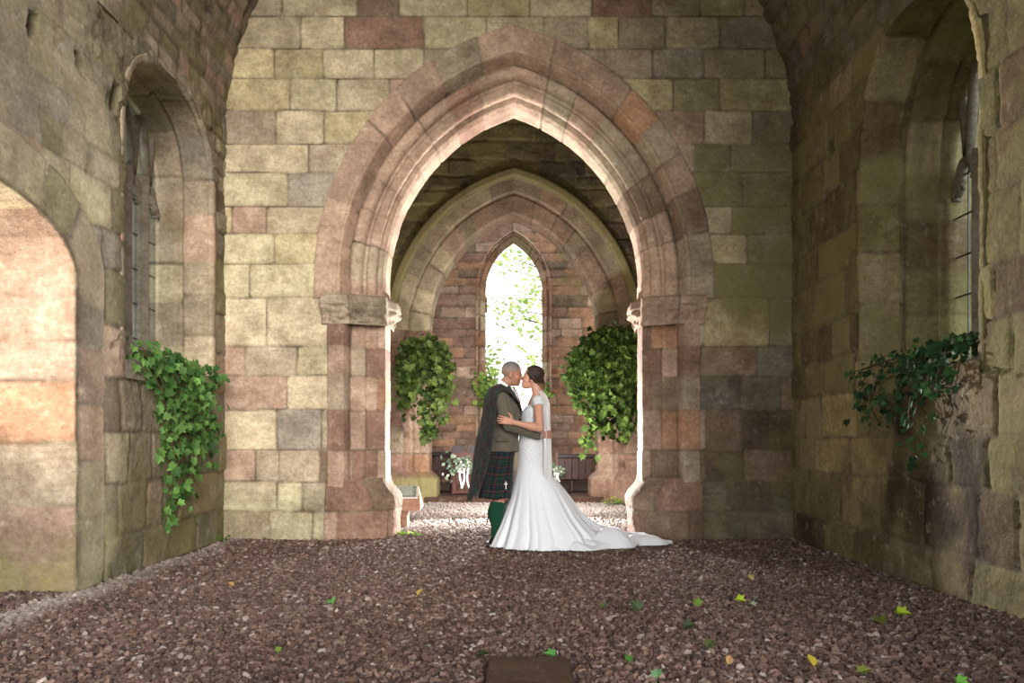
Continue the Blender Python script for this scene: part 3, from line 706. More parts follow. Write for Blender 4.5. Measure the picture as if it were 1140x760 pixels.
# loose stones
ico_v = []; t_ = (1 + 5 ** .5) / 2
for a, b in ((-1, t_), (1, t_), (-1, -t_), (1, -t_)): ico_v.append((a, b, 0))
for a, b in ((-1, t_), (1, t_), (-1, -t_), (1, -t_)): ico_v.append((0, a, b))
for a, b in ((-1, t_), (1, t_), (-1, -t_), (1, -t_)): ico_v.append((b, 0, a))
ico_v = np.array(ico_v) / math.sqrt(1 + t_ * t_)
ico_f = np.array([(0, 11, 5), (0, 5, 1), (0, 1, 7), (0, 7, 10), (0, 10, 11), (1, 5, 9), (5, 11, 4), (11, 10, 2), (10, 7, 6), (7, 1, 8), (3, 9, 4), (3, 4, 2), (3, 2, 6), (3, 6, 8), (3, 8, 9), (4, 9, 5), (2, 4, 11), (6, 2, 10), (8, 6, 7), (9, 8, 1)])
def pebbles(n, x0, x1, y0, y1, rmin, rmax, rng):
    X = rng.uniform(x0, x1, n); Y = rng.uniform(y0, y1, n)
    k = np.abs(X) * 0 == 0
    k &= (np.abs((X + .0) * F / Y) < 640)
    k &= ~((np.abs(Y - 8.75) < .5) & (np.abs(X) > 1.28)); k &= ((X > WL + .025) | ((Y < 5.4) & (X > WL - .6))) & (X < WR - .025)
    k &= ~((X > -.14) & (X < .27) & (Y > 3.2) & (Y < 3.68))
    X, Y = X[k], Y[k]; n = len(X)
    r = rmin + (rmax - rmin) * rng.random(n) ** 2.2
    sc = np.stack([r * rng.uniform(.8, 1.4, n), r * rng.uniform(.8, 1.4, n), r * rng.uniform(.45, .8, n)], -1)
    q = rng.normal(size=(n, 4)); q[:, 1:3] *= .35; q /= np.linalg.norm(q, axis=1)[:, None]
    w, a, b, c = q.T
    R = np.stack([1 - 2 * (b * b + c * c), 2 * (a * b - w * c), 2 * (a * c + w * b), 2 * (a * b + w * c), 1 - 2 * (a * a + c * c), 2 * (b * c - w * a), 2 * (a * c - w * b), 2 * (b * c + w * a), 1 - 2 * (a * a + b * b)], -1).reshape(n, 3, 3)
    v = ico_v[None] * (1 + .28 * rng.uniform(-1, 1, (n, 12, 1))) * sc[:, None]
    v = np.einsum('nij,nkj->nki', R, v)
    v[..., 0] += X[:, None]; v[..., 1] += Y[:, None]; v[..., 2] += (gz(X, Y) + r * .25)[:, None]
    f = ico_f[None] + (np.arange(n) * 12)[:, None, None]
    pal = lin(np.array([(118, 94, 86), (132, 107, 97), (102, 82, 76), (146, 121, 111), (112, 87, 76), (86, 70, 65), (170, 154, 148), (132, 112, 98), (192, 180, 172)]))
    pk = rng.choice(9, n, p=[.2, .19, .17, .13, .12, .08, .05, .045, .015])
    tn = 1 + .22 * fbm(np.stack([X, Y, 0 * X], -1), 1.0, 3, 12)
    c = pal[pk] * (rng.uniform(.54, .86, n) * tn)[:, None]
    grit = sstep(.34, .05, X - WL + .12 * fbm(np.stack([X, Y, 0 * X], -1), 3, 2, 14))[:, None] * .42 * (X > WL - .05)[:, None]; c = c + (lin((176, 168, 160)) - c) * grit; flash_pale = sstep(8.3, 9.2, Y)[:, None] * .42; c = c + (lin((206, 196, 190)) * rng.uniform(.6, 1.05, n)[:, None] - c) * flash_pale  # pale grit by the left wall; crossing pebbles lightened to carry the flash light
    return v.reshape(-1, 3), f.reshape(-1, 3), np.repeat(c, 12, 0)
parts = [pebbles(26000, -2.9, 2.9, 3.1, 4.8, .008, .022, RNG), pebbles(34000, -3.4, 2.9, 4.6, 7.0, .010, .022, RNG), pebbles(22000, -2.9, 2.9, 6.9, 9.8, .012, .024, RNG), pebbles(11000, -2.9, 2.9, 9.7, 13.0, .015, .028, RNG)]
off = 0; Vs, Fs, Cs = [], [], []
for v, f, c in parts: Vs.append(v); Fs.append(f + off); Cs.append(c); off += len(v)
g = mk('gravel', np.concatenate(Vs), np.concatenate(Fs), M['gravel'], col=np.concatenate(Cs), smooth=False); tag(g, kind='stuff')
# worn stone step and boards of the chancel floor
st = MB(); st.box((0, 13.25, .03), (2.9, .7, .14), bev=.02, c_=lin((92, 70, 58))); st.box((0, 15.6, .04), (5.2, 4.2, .1), c_=lin((84, 62, 52)))
o = st.build('floor_chancel', M['stone']); tag(o, kind='structure')
# flat slab set in the gravel
sl = MB(); sl.box((0, 0, .012), (.36, .42, .06), bev=.012, c_=lin((98, 78, 64)))
o = sl.build('paving_slab', M['stone'], origin=None); o.location = (.065, 3.47, 0); tag(o, 'flat brown stone slab lying flush in the gravel at the front', 'slab')

# ------------------------------------------------------------------ leaves
IVY = np.array([(0, 0), (.22, -.06), (.52, .08), (.36, .30), (.50, .62), (.20, .62), (0, 1.0), (-.20, .62), (-.50, .62), (-.36, .30), (-.52, .08), (-.22, -.06)])
OVAL = np.array([(0, 0), (.2, .12), (.34, .36), (.32, .6), (.18, .84), (0, 1.05), (-.18, .84), (-.32, .6), (-.34, .36), (-.2, .12)])
def leaf_cloud(pos, nrm, size, cols, shape=IVY, rng=RNG, hang=.5, fold=.18):
    """one leaf per position: blade roughly facing nrm, tip hanging down"""
    n = len(pos); N = nrm + rng.normal(scale=.45, size=(n, 3)); N /= np.linalg.norm(N, axis=1)[:, None]
    D = np.stack([rng.normal(scale=.6, size=n), rng.normal(scale=.6, size=n), -hang * 1.6 + rng.normal(scale=.5, size=n)], -1)
    D -= (D * N).sum(1, keepdims=True) * N; D /= np.linalg.norm(D, axis=1)[:, None] + 1e-9; S = np.cross(D, N)
    m = len(shape); sx = np.concatenate([[0], shape[:, 0]]); sy = np.concatenate([[.35], shape[:, 1]])
    zz = np.concatenate([[0], fold * np.abs(shape[:, 0]) * 1.3 - .10 * (shape[:, 1] - .4) ** 2])
    V = pos[:, None] + size[:, None, None] * (S[:, None] * sx[None, :, None] + D[:, None] * sy[None, :, None] + N[:, None] * zz[None, :, None])
    idx = np.array([(0, i + 1, (i + 1) % m + 1) for i in range(m)])
    Fc = idx[None] + (np.arange(n) * (m + 1))[:, None, None]
    return V.reshape(-1, 3), Fc.reshape(-1, 3), np.repeat(cols, m + 1, 0)
def greens(n, a, b, rng=RNG, pale=.1):
    t = rng.random(n)[:, None]; c = lin(a) * (1 - t) + lin(b) * t
    k = rng.random(n) < pale; c[k] = c[k] * 1.5 + lin((40, 50, 20)) * .4; return c * rng.uniform(.75, 1.2, n)[:, None]
def ivy(name, label, strands, nrm, cat='ivy', size=(.05, .09), per=46, a=(38, 66, 26), b=(84, 122, 50), spread=.05, pale=.1, grp=None, mats='leaf'):
    """strands: list of polylines (world); leaves grow along them"""
    root = empty(name, strands[0][0]); tag(root, label, cat, grp); inv = np.array(strands[0][0])
    pos, st = [], MB()
    for s in strands:
        s = np.asarray(s, float); seg = np.linalg.norm(np.diff(s, axis=0), axis=1); L = seg.sum(); n = max(3, int(L * per))
        u = np.sort(RNG.random(n)) * L; cu = np.concatenate([[0], np.cumsum(seg)])
        p = np.stack([np.interp(u, cu, s[:, k]) for k in range(3)], -1)
        pos.append(p + RNG.normal(scale=spread, size=p.shape) * np.array([1, 1, .8]))
        st.tube(s - inv, np.linspace(.006, .0025, len(s)), 4, c_=lin((86, 70, 48)))
    pos = np.concatenate(pos); n = len(pos)
    V, Fc, C = leaf_cloud(pos - inv, np.broadcast_to(np.asarray(nrm, float), pos.shape), RNG.uniform(*size, n), greens(n, a, b, pale=pale))
    f = mk('foliage', V, Fc, M[mats], root, col=C, smooth=False); st.build('stem', M['stem'], root, True); return root
def wstrand(x, y0, z0, y1, z1, out, n=7, sg=1):
    """a vine on a side wall plane x, drooping from the sill and down the wall"""
    t = np.linspace(0, 1, n); w_ = RNG.normal(scale=.02, size=(n, 3))
    return np.stack([x + sg * (out * np.sin(np.pi * np.clip(t * 1.3, 0, 1)) + .035), y0 + (y1 - y0) * t, z0 + (z1 - z0) * t ** 1.15], -1) + w_ * np.array([.5, 1, 1]) * (t[:, None] > 0)
def lw(px, py, off=0.0):
    """a point on the left wall from its pixel"""
    Y = F * (-WL) / (VX - px); return np.array([WL + off, Y, EYE + (VY - py) * Y / F])
def rw(px, py, off=0.0):
    Y = F * WR / (px - VX); return np.array([WR - off, Y, EYE + (VY - py) * Y / F])
def vine(p0, p1, off, sg, n=7, wob=.03):
    t = np.linspace(0, 1, n)[:, None]; p = p0 + (p1 - p0) * t; p[:, 0] += sg * (off * np.sin(np.pi * t[:, 0]) + .03); p[1:] += RNG.normal(scale=wob, size=(n - 1, 3)) * np.array([.3, 1, 1]); return p
S = []
for (a, b) in [((142, 392), (150, 400)), ((146, 388), (168, 420)), ((150, 396), (180, 470)), ((158, 398), (176, 500)), ((165, 400), (186, 520)), ((170, 402), (196, 500)), ((178, 404), (200, 545)), ((182, 402), (206, 560)), ((186, 406), (212, 500)),
               ((192, 408), (216, 530)), ((196, 406), (222, 520)), ((200, 410), (230, 478)), ((204, 408), (226, 500)), ((190, 412), (236, 432)), ((196, 408), (240, 425)), ((206, 412), (232, 512)), ((172, 430), (181, 585)), ((180, 440), (190, 560)), ((176, 470), (184, 588)), ((186, 450), (205, 470)), ((200, 430), (222, 486))]:
    S.append(vine(lw(*a), lw(*b), .10, 1))
for k in range(8):                       # the part lying on the sill
    y0 = RNG.uniform(6.25, 7.6); S.append(np.array([[WL - .35 * RNG.random(), y0 + .1, 1.74], [WL - .08, y0 + .15, 1.74], [WL + .06, y0 + .3, 1.66], [WL + .07, y0 + .4, 1.52]]))
ivy('trailing_ivy', 'green ivy cascading from the sill of the tall window on the left wall', S, (1, -.55, .35), size=(.045, .095), per=30, a=(46, 84, 38), b=(112, 152, 78), spread=.055)
S = []
for k in range(20):
    y0 = RNG.uniform(5.0, 6.6); S.append(np.array([[WR + .45 * RNG.random(), y0 + RNG.uniform(-.2, .2), 1.70], [WR + .1, y0, 1.64], [WR - .05, y0 + .12, 1.58], [WR - .07, y0 + .2, 1.50 - .12 * RNG.random()]]))
for (a, b) in [((968, 426), (972, 470)), ((985, 424), (976, 468)), ((980, 425), (990, 474)), ((1000, 418), (996, 466)), ((1012, 414), (1008, 458)), ((1030, 412), (1024, 480)), ((1036, 412), (1038, 505)), ((1040, 410), (1028, 512)), ((1046, 408), (1044, 470)), ((1066, 402), (1064, 450)), ((1074, 400), (1072, 440)), ((1056, 404), (1058, 436))]:
    S.append(vine(rw(*a), rw(*b), .09, -1))
ivy('trailing_ivy', 'dark ivy spilling over the window sill on the right wall', S, (-1, -.45, .5), size=(.035, .070), per=26, a=(24, 52, 28), b=(60, 100, 54), spread=.05)
def clump(name, label, pts_top, bottoms, Y, n, off=.3, extra=(), **kw):
    """hanging growth in front of a pier at depth Y"""
    S = []
    for k in range(n):
        (x0, y0) = pts_top[RNG.integers(len(pts_top))]; (x1, y1) = bottoms[RNG.integers(len(bottoms))]
        x0 += RNG.uniform(-5, 5); x1 += RNG.uniform(-4, 4); y1 += RNG.uniform(-18, 4); x0 = x0 * .55 + x1 * .45
        d = RNG.uniform(0, off); t = np.linspace(0, 1, 8)
        a = at(x0, y0, Y - d * .4); b = at(x1, y1, Y - d)
        p = a + (b - a) * t[:, None]; p[:, 1] -= .16 * np.sin(np.pi * t) * RNG.random(); p[:, 0] += (b[0] - a[0]) * .3 * np.sin(np.pi * t); p[1:] += RNG.normal(scale=.02, size=(7, 3)); S.append(p)
    return ivy(name, label, S + list(extra), (0, -1, .35), **kw)
clump('hanging_ivy', 'bushy ivy hanging from the pier behind the pedestal with the plaque', [(462, 380), (472, 376), (482, 384), (490, 386)], [(452, 470), (458, 450), (470, 474), (476, 498), (484, 480), (490, 462), (496, 450), (498, 430), (450, 440), (486, 430), (470, 420), (462, 400), (494, 408)], 12.55, 46, a=(38, 58, 24), b=(96, 114, 54), size=(.06, .12), per=36, spread=.05)
clump('hanging_ivy', 'wide spreading ivy clump hanging on the pier behind the bride', [(664, 384), (676, 374), (690, 370), (704, 366), (712, 372)], [(636, 430), (642, 446), (650, 440), (660, 470), (668, 478), (676, 486), (684, 462), (692, 494), (700, 488), (708, 470), (712, 450), (656, 430), (670, 430), (690, 440), (704, 430), (645, 415), (716, 470)], 12.45, 74, a=(34, 56, 22), b=(92, 116, 50), size=(.06, .12), per=36, spread=.055, pale=.14, extra=[np.array([at(654, 430, 12.2), at(655, 462, 12.15), at(653, 482, 12.1), at(656, 508, 12.1)]) for k in range(2)])
def climber(x0, xs, ys, n):
    S = []
    for k in range(n):
        a = at(RNG.uniform(*x0), 536, 17.25); a[2] = .1; m_ = at(RNG.uniform(*x0), RNG.uniform(452, 460), 17.25); b = at(RNG.uniform(*xs), RNG.uniform(*ys), 17.2)
        p = np.concatenate([a + (m_ - a) * np.linspace(0, 1, 4)[:, None], m_ + (b - m_) * np.linspace(.25, 1, 4)[:, None]]); p[1:] += RNG.normal(scale=.02, size=(7, 3)) * np.array([1, .5, 1]); S.append(p)
    return S
ivy('climbing_ivy', 'ivy bush growing up beside the lancet window behind the groom', climber((546, 555), (531, 547), (411, 448), 20), (0, -1, .4), size=(.08, .14), per=30, a=(52, 84, 32), b=(150, 176, 84), spread=.06)
ivy('climbing_ivy', 'small ivy sprig on the lancet window jamb behind the bride', climber((598, 604), (607, 613), (424, 440), 6), (0, -1, .4), size=(.07, .11), per=30, a=(72, 104, 42), b=(150, 176, 84), spread=.04)
# weeds at the wall foot
def weed(px, py, w, h, n, label, a=(60, 92, 30), b=(140, 170, 70)):
    p = ground(px, py); root = empty('weed', p); tag(root, label, 'weed', None); s = MB(); pos = []
    for k in range(n):
        q = np.array([RNG.normal(scale=w * .4), RNG.normal(scale=w * .25), 0]); e = q * 1.6 + np.array([0, 0, h * RNG.uniform(.5, 1.1)])
        s.tube([q * .08, (q + e) / 2 + np.array([0, 0, .01]), e], [.003, .0025, .0015], 4, c_=lin((96, 120, 56))); pos += [e, (q + e) / 2]
    s.tube([(-w * .5, 0, .002), (0, .01, .006), (w * .5, 0, .002)], [.003, .006, .003], 5, c_=lin((96, 120, 56)))
    pos = np.array(pos); m = len(pos)
    V, Fc, C = leaf_cloud(pos, np.broadcast_to(np.array([0, -.5, 1.0]), pos.shape), RNG.uniform(.025, .05, m), greens(m, a, b), OVAL, hang=-.1)
    mk('foliage', V, Fc, M['leaf'], root, col=C, smooth=False); s.build('stem', M['stem'], root, True)
weed(452, 597, .13, .05, 16, 'small bright green weed on the gravel by the left arch pier')
weed(464, 598, .06, .04, 7, 'tiny green weed just in front of the plaque pedestal')
weed(687, 562, .18, .10, 26, 'low green weed at the foot of the pier under the wide ivy clump')
weed(238, 603, .12, .05, 14, 'green weed in the corner where the left wall meets the arch wall', (50, 76, 30), (96, 124, 56))
# fallen leaves
FL = [(260, 652, (176, 140, 84), .05, 'tan curled fallen leaf on the gravel below the left ivy'), (369, 667, (110, 168, 92), .06, 'green fallen leaf lying alone on the gravel left of the couple'),
      (465, 662, (196, 168, 92), .06, 'yellow fallen leaf on the gravel in front of the left arch pier'), (310, 720, (116, 140, 64), .03, 'tiny green fallen leaf on the dark gravel front left'),
      (537, 729, (60, 74, 34), .05, 'dark green fallen leaf just beyond the left corner of the brown slab'), (617, 729, (84, 150, 72), .05, 'fresh green fallen leaf just beyond the right corner of the brown slab'),
      (732, 753, (126, 172, 122), .05, 'pale green fallen leaf on the gravel right of the brown slab'), (906, 741, (196, 176, 64), .06, 'yellow fallen leaf with a green edge at the front right'),
      (1065, 757, (92, 158, 50), .05, 'green fallen leaf at the bottom edge near the right wall'), (820, 666, (178, 206, 56), .06, 'bright lime fallen leaf on the gravel right of the train'),
      (779, 673, (104, 134, 56), .05, 'dull green fallen leaf left of the bright lime leaf'), (835, 671, (176, 188, 160), .05, 'pale grey green fallen leaf touching the right of the lime leaf'),
      (999, 681, (158, 186, 48), .07, 'yellow green fallen leaf near the foot of the right wall'), (977, 687, (104, 110, 44), .07, 'olive fallen leaf left of the yellow green leaf by the right wall'),
      (837, 645, (190, 174, 104), .06, 'straw yellow fallen leaf in the pale gravel streak past the train'), (711, 678, (72, 92, 56), .07, 'dark green fallen leaf on the gravel below the end of the train'),
      (762, 697, (50, 66, 36), .06, 'dark fallen leaf on a twig in the gravel right of centre'), (670, 676, (86, 112, 58), .04, 'small green fallen leaf in the shadow of the gown'),
      (699, 730, (84, 128, 56), .04, 'small green fallen leaf between the brown slab and the pale green leaf'), (810, 739, (188, 152, 106), .05, 'tan fallen leaf on the gravel between pale green and yellow leaves'),
      (787, 719, (74, 84, 44), .05, 'muted olive fallen leaf below the leaf on a twig'), (957, 748, (110, 120, 50), .05, 'olive fallen leaf right of the yellow leaf with the green edge')]
for px, py, c, sz, lab in FL:
    p = ground(px, py, .03); p = ground(px, py, float(gz(p[0:1], p[1:2])[0]) + .036); m = MB(); sh = OVAL if sum(c) > 330 and c[0] > c[1] else IVY
    V, Fc, C = leaf_cloud(np.zeros((1, 3)), np.array([[0.0, -.9, 1.6]]), np.array([sz * 1.08]), lin(c)[None] * .8, sh, hang=0, fold=.35)
    ro = mk('fallen_leaf', V, Fc, M['leaf'], None, col=C, smooth=False); ro.location = p; tag(ro, lab, 'leaf', 'leaves fallen on the gravel')
    s = MB(); d = V[6] * -.35 if len(V) > 6 else V[0]; s.tube([(0, 0, .001), d * .6 + np.array([0, 0, .004]), d], [.002, .0015, .001], 4, c_=lin(c) * .7); s.build('stalk', M['stem'], ro)

# ------------------------------------------------------------------ plaque pedestal
Yp = 9.42; p0 = ground(454, 586)
ped = tag(empty('plaque_pedestal', (p0[0], Yp, 0)), 'pink sandstone pedestal with a sloping grey information plaque behind the left pier', 'pedestal')
hb = .47; hf = .335
m = MB(); m.box((-.055, 0, .14), (.13, .22, .36), bev=.012, c_=lin((176, 136, 118))); m.build('post', M['stone'], ped)
m = MB(); prof = [(-.18, hf - .12), (.18, hf - .12), (.18, hf), (-.18, hf)]
V = []
for x0, sx in ((-.14, 1), (.19, 1)): V += [(x0, -.19, hf - .13), (x0, .17, hf - .10), (x0, .17, hb), (x0, -.19, hf)]
V = np.array(V); V[:, 0] += np.array([0, .0, -.02, 0, 0, 0, -.06, 0]); V[:, 0] -= .02
m.add(V, [np.array([(0, 1, 2, 3), (7, 6, 5, 4), (0, 4, 5, 1), (1, 5, 6, 2), (2, 6, 7, 3), (3, 7, 4, 0)])], lin((186, 146, 128))); m.build('block', M['stone'], ped)
sl = (hb - hf) / .36; m = MB(); 
def tilt(x, y, dz=0): return (x - (.02 + .03 * (y + .19) / .36), y, hf + sl * (y + .19) + dz)
def tslab(x0, x1, y0, y1, dz0, dz1, c):
    V = [tilt(x, y, dz) for dz in (dz0, dz1) for x, y in ((x0, y0), (x1, y0), (x1, y1), (x0, y1))]
    m.add(np.array(V), [np.array([(3, 2, 1, 0), (4, 5, 6, 7), (0, 1, 5, 4), (1, 2, 6, 5), (2, 3, 7, 6), (3, 0, 4, 7)])], c)
tslab(-.12, .16, -.17, .15, -.005, .012, lin((196, 190, 178))); m.build('plaque_frame', M['metal'], ped)
m = MB(); tslab(-.10, .14, -.15, .13, .004, .015, lin((104, 122, 116))); pq = m.build('plaque', M['plaque'], ped)
m = MB(); rr = random.Random(2)
for k in range(9):
    y = .10 - k * .027; x = -.08
    while x < .10:
        w_ = rr.uniform(.012, .04); tslab(x, min(x + w_, .125), y, y + .009, .014, .0165, lin((214, 216, 206))); x += w_ + .008
m.build('lettering', M['plaque'], pq)

# ------------------------------------------------------------------ pews
WD = lin((72, 38, 32)); WDD = lin((50, 28, 27)); 
def pew(label, x0, x1, Y, top, end_side):
    r = tag(empty('pew', ((x0 + x1) / 2, Y, .09)), label, 'pew', 'wooden pews beyond the second arch'); o = np.array([(x0 + x1) / 2, Y, .09])
    w_ = x1 - x0; h = top - .09
    m = MB(); n = int(w_ / .12)
    for k in range(n): m.box((-w_ / 2 + (k + .5) * w_ / n, 0, .22 + (h - .30) / 2), (w_ / n - .006, .03, h - .30), bev=.005, c_=WD * (0.85 + .3 * ((k * 37) % 10) / 10))
    m.build('backrest', M['wood'], r)
    m = MB(); m.box((0, 0, h - .04), (w_, .07, .08), bev=.012, c_=WDD); m.build('top_rail', M['wood'], r)
    m = MB(); m.box((0, .26, .36), (w_, .44, .04), bev=.01, c_=WD); m.build('seat', M['wood'], r)
    for s in (-1, 1):
        m = MB(); xx = s * (w_ / 2 + .02)
        poly = [(-.05, 0), (.46, 0), (.46, .10), (.42, .46), (.30, .58), (.12, .60), (.07, h + .02), (.02, h + .06), (-.04, h + .02), (-.05, .1)]
        V = [(xx - .025, y, z) for y, z in poly] + [(xx + .025, y, z) for y, z in poly]; n = len(poly)
        m.add(np.array(V), [np.array([list(range(n - 1, -1, -1))]), np.array([list(range(n, 2 * n))]), np.array([(i, (i + 1) % n, (i + 1) % n + n, i + n) for i in range(n)])], lin((104, 60, 46))); m.build('end_panel', M['wood'], r)
    for s in (-.3, .3):
        m = MB(); m.box((s * w_, .1, .10), (.05, .3, .2), bev=.008, c_=WDD); m.build('leg', M['wood'], r)
    return r
pew('dark wooden pew standing left of the aisle beside the ivy covered pier', -1.60, -.98, 14.3, .80, 1)
pew('dark plank backed pew standing right of the aisle behind the bride', .78, 2.0, 14.3, .76, -1)
# tall shaped chair-like prayer desk nearest the aisle
d = tag(empty('prayer_desk', (-.80, 13.45, .1)), 'reddish wooden prayer desk with a scalloped dark top rail behind the plaid', 'desk')
m = MB(); m.box((0, 0, .37), (.44, .05, .72), bev=.012, c_=lin((88, 46, 36))); m.build('front_panel', M['wood'], d)
for s in (-1, 1):
    m = MB(); m.box((s * .215, .14, .38), (.04, .32, .76), bev=.01, c_=lin((82, 44, 35))); m.build('side_panel', M['wood'], d)
    m = MB(); a = np.linspace(0, math.pi, 10); m.prism([(s * .13 - .11, .70)] + [(s * .13 - .11 * math.cos(t), .76 + .06 * math.sin(t)) for t in a] + [(s * .13 + .11, .70)], -.04, .06, lin((54, 40, 46))); m.build('top_rail', M['wood'], d)
m = MB(); m.box((0, .14, .70), (.42, .30, .03), bev=.008, c_=lin((96, 56, 44))); m.build('book_shelf', M['wood'], d)
def bouquet(label, p, sc=1.0):
    r = tag(empty('bouquet', p), label, 'bouquet', 'flowers tied to the pews'); n = int(110 * sc)
    pos = RNG.normal(scale=(.15 * sc, .05, .09 * sc), size=(n, 3)); V, Fc, C = leaf_cloud(pos, np.broadcast_to(np.array([0, -1., .3]), pos.shape), RNG.uniform(.05, .1, n), greens(n, (86, 108, 88), (168, 184, 160)), OVAL, hang=.1)
    mk('foliage', V, Fc, M['leaf'], r, col=C, smooth=False)
    n = int(20 * sc); pos = RNG.normal(scale=(.09 * sc, .03, .06 * sc), size=(n, 3)) - np.array([0, .07, 0]); V, Fc, C = leaf_cloud(pos, np.broadcast_to(np.array([0, -1., .3]), pos.shape), RNG.uniform(.04, .06, n), np.tile(lin((232, 230, 226)), (n, 1)), OVAL, hang=0)
    mk('blossom', V, Fc, M['petal'], r, col=C, smooth=False)
    for s in (-.05, .01, .08):
        t = np.linspace(0, 1, 9); V = []
        for k in t:
            V += [(s * sc - .015 + .03 * math.sin(4 * k + s * 40) * k, -.09 - .01 * k, -.04 - k * .33 * sc), (s * sc + .015 + .03 * math.sin(4 * k + s * 40) * k, -.085 - .012 * k, -.04 - k * .33 * sc)]
        mk('ribbon', V, np.array([(2 * i, 2 * i + 1, 2 * i + 3, 2 * i + 2) for i in range(8)]), M['cloth'], r, col=np.tile(lin((226, 224, 222)), (len(V), 1)))
bouquet('grey green bouquet with white ribbons tied to the desk behind the plaid', at(516, 518, 13.36), 1.0)
bouquet('small pale bouquet tied to the pew end behind the veil', at(619, 523, 14.2), .5)

# ------------------------------------------------------------------ trees outside the lancet
def tree(label, x, y, h, blobs, nl, a, b, ls):
    r = tag(empty('tree', (x, y, -.1)), label, 'tree', 'trees outside the lancet'); o = np.array([x, y, -.1]); m = MB()
    tops = []
    m.tube([(0, 0, 0), (.05, 0, h * .4), (.0, .1, h * .75), (.1, 0, h)], [.16, .12, .08, .03], 8, c_=lin((96, 84, 66)))
    for q in blobs:
        q = np.array(q) - o; st_ = np.array([0, 0, min(q[2] * .8, h * .95)]); mid = (st_ + q) / 2 + np.array([0, 0, .12]); m.tube([st_, mid, q], [.04, .025, .01], 6, c_=lin((96, 84, 66)))
    m.build('trunk', M['stem'], r, True)
    P_ = []
    for q in blobs:
        n = nl // len(blobs); P_.append(np.array(q) - o + RNG.normal(scale=(.28, .4, .2), size=(n, 3)))
    P_ = np.concatenate(P_); n = len(P_); V, Fc, C = leaf_cloud(P_, np.broadcast_to(np.array([0, -.7, .7]), P_.shape), RNG.uniform(*ls, n), greens(n, a, b), OVAL, hang=.1)
    mk('foliage', V, Fc, M['treeleaf'], r, col=C, smooth=False)
B = [at(px, py, 25 + RNG.uniform(-1.5, 1.5)) for px, py in ((572, 282), (585, 290), (560, 284), (598, 306), (596, 322), (590, 330), (584, 336), (602, 335), (576, 352), (586, 358), (552, 348), (560, 342), (598, 360), (592, 395), (600, 404), (604, 380), (566, 300))]
tree('pale leafy tree seen through the upper half of the lancet window', 3.2, 25, 6.5, B, 420, (130, 160, 80), (196, 212, 130), (.10, .20))
B = [at(px, py, 23 + RNG.uniform(-1, 1)) for px, py in ((546, 408), (552, 416), (540, 400), (550, 430), (558, 424), (544, 440), (560, 440))]
tree('low yellow green bush seen through the bottom of the lancet window', -.6, 23, 2.6, B, 330, (120, 150, 70), (186, 204, 110), (.09, .17))

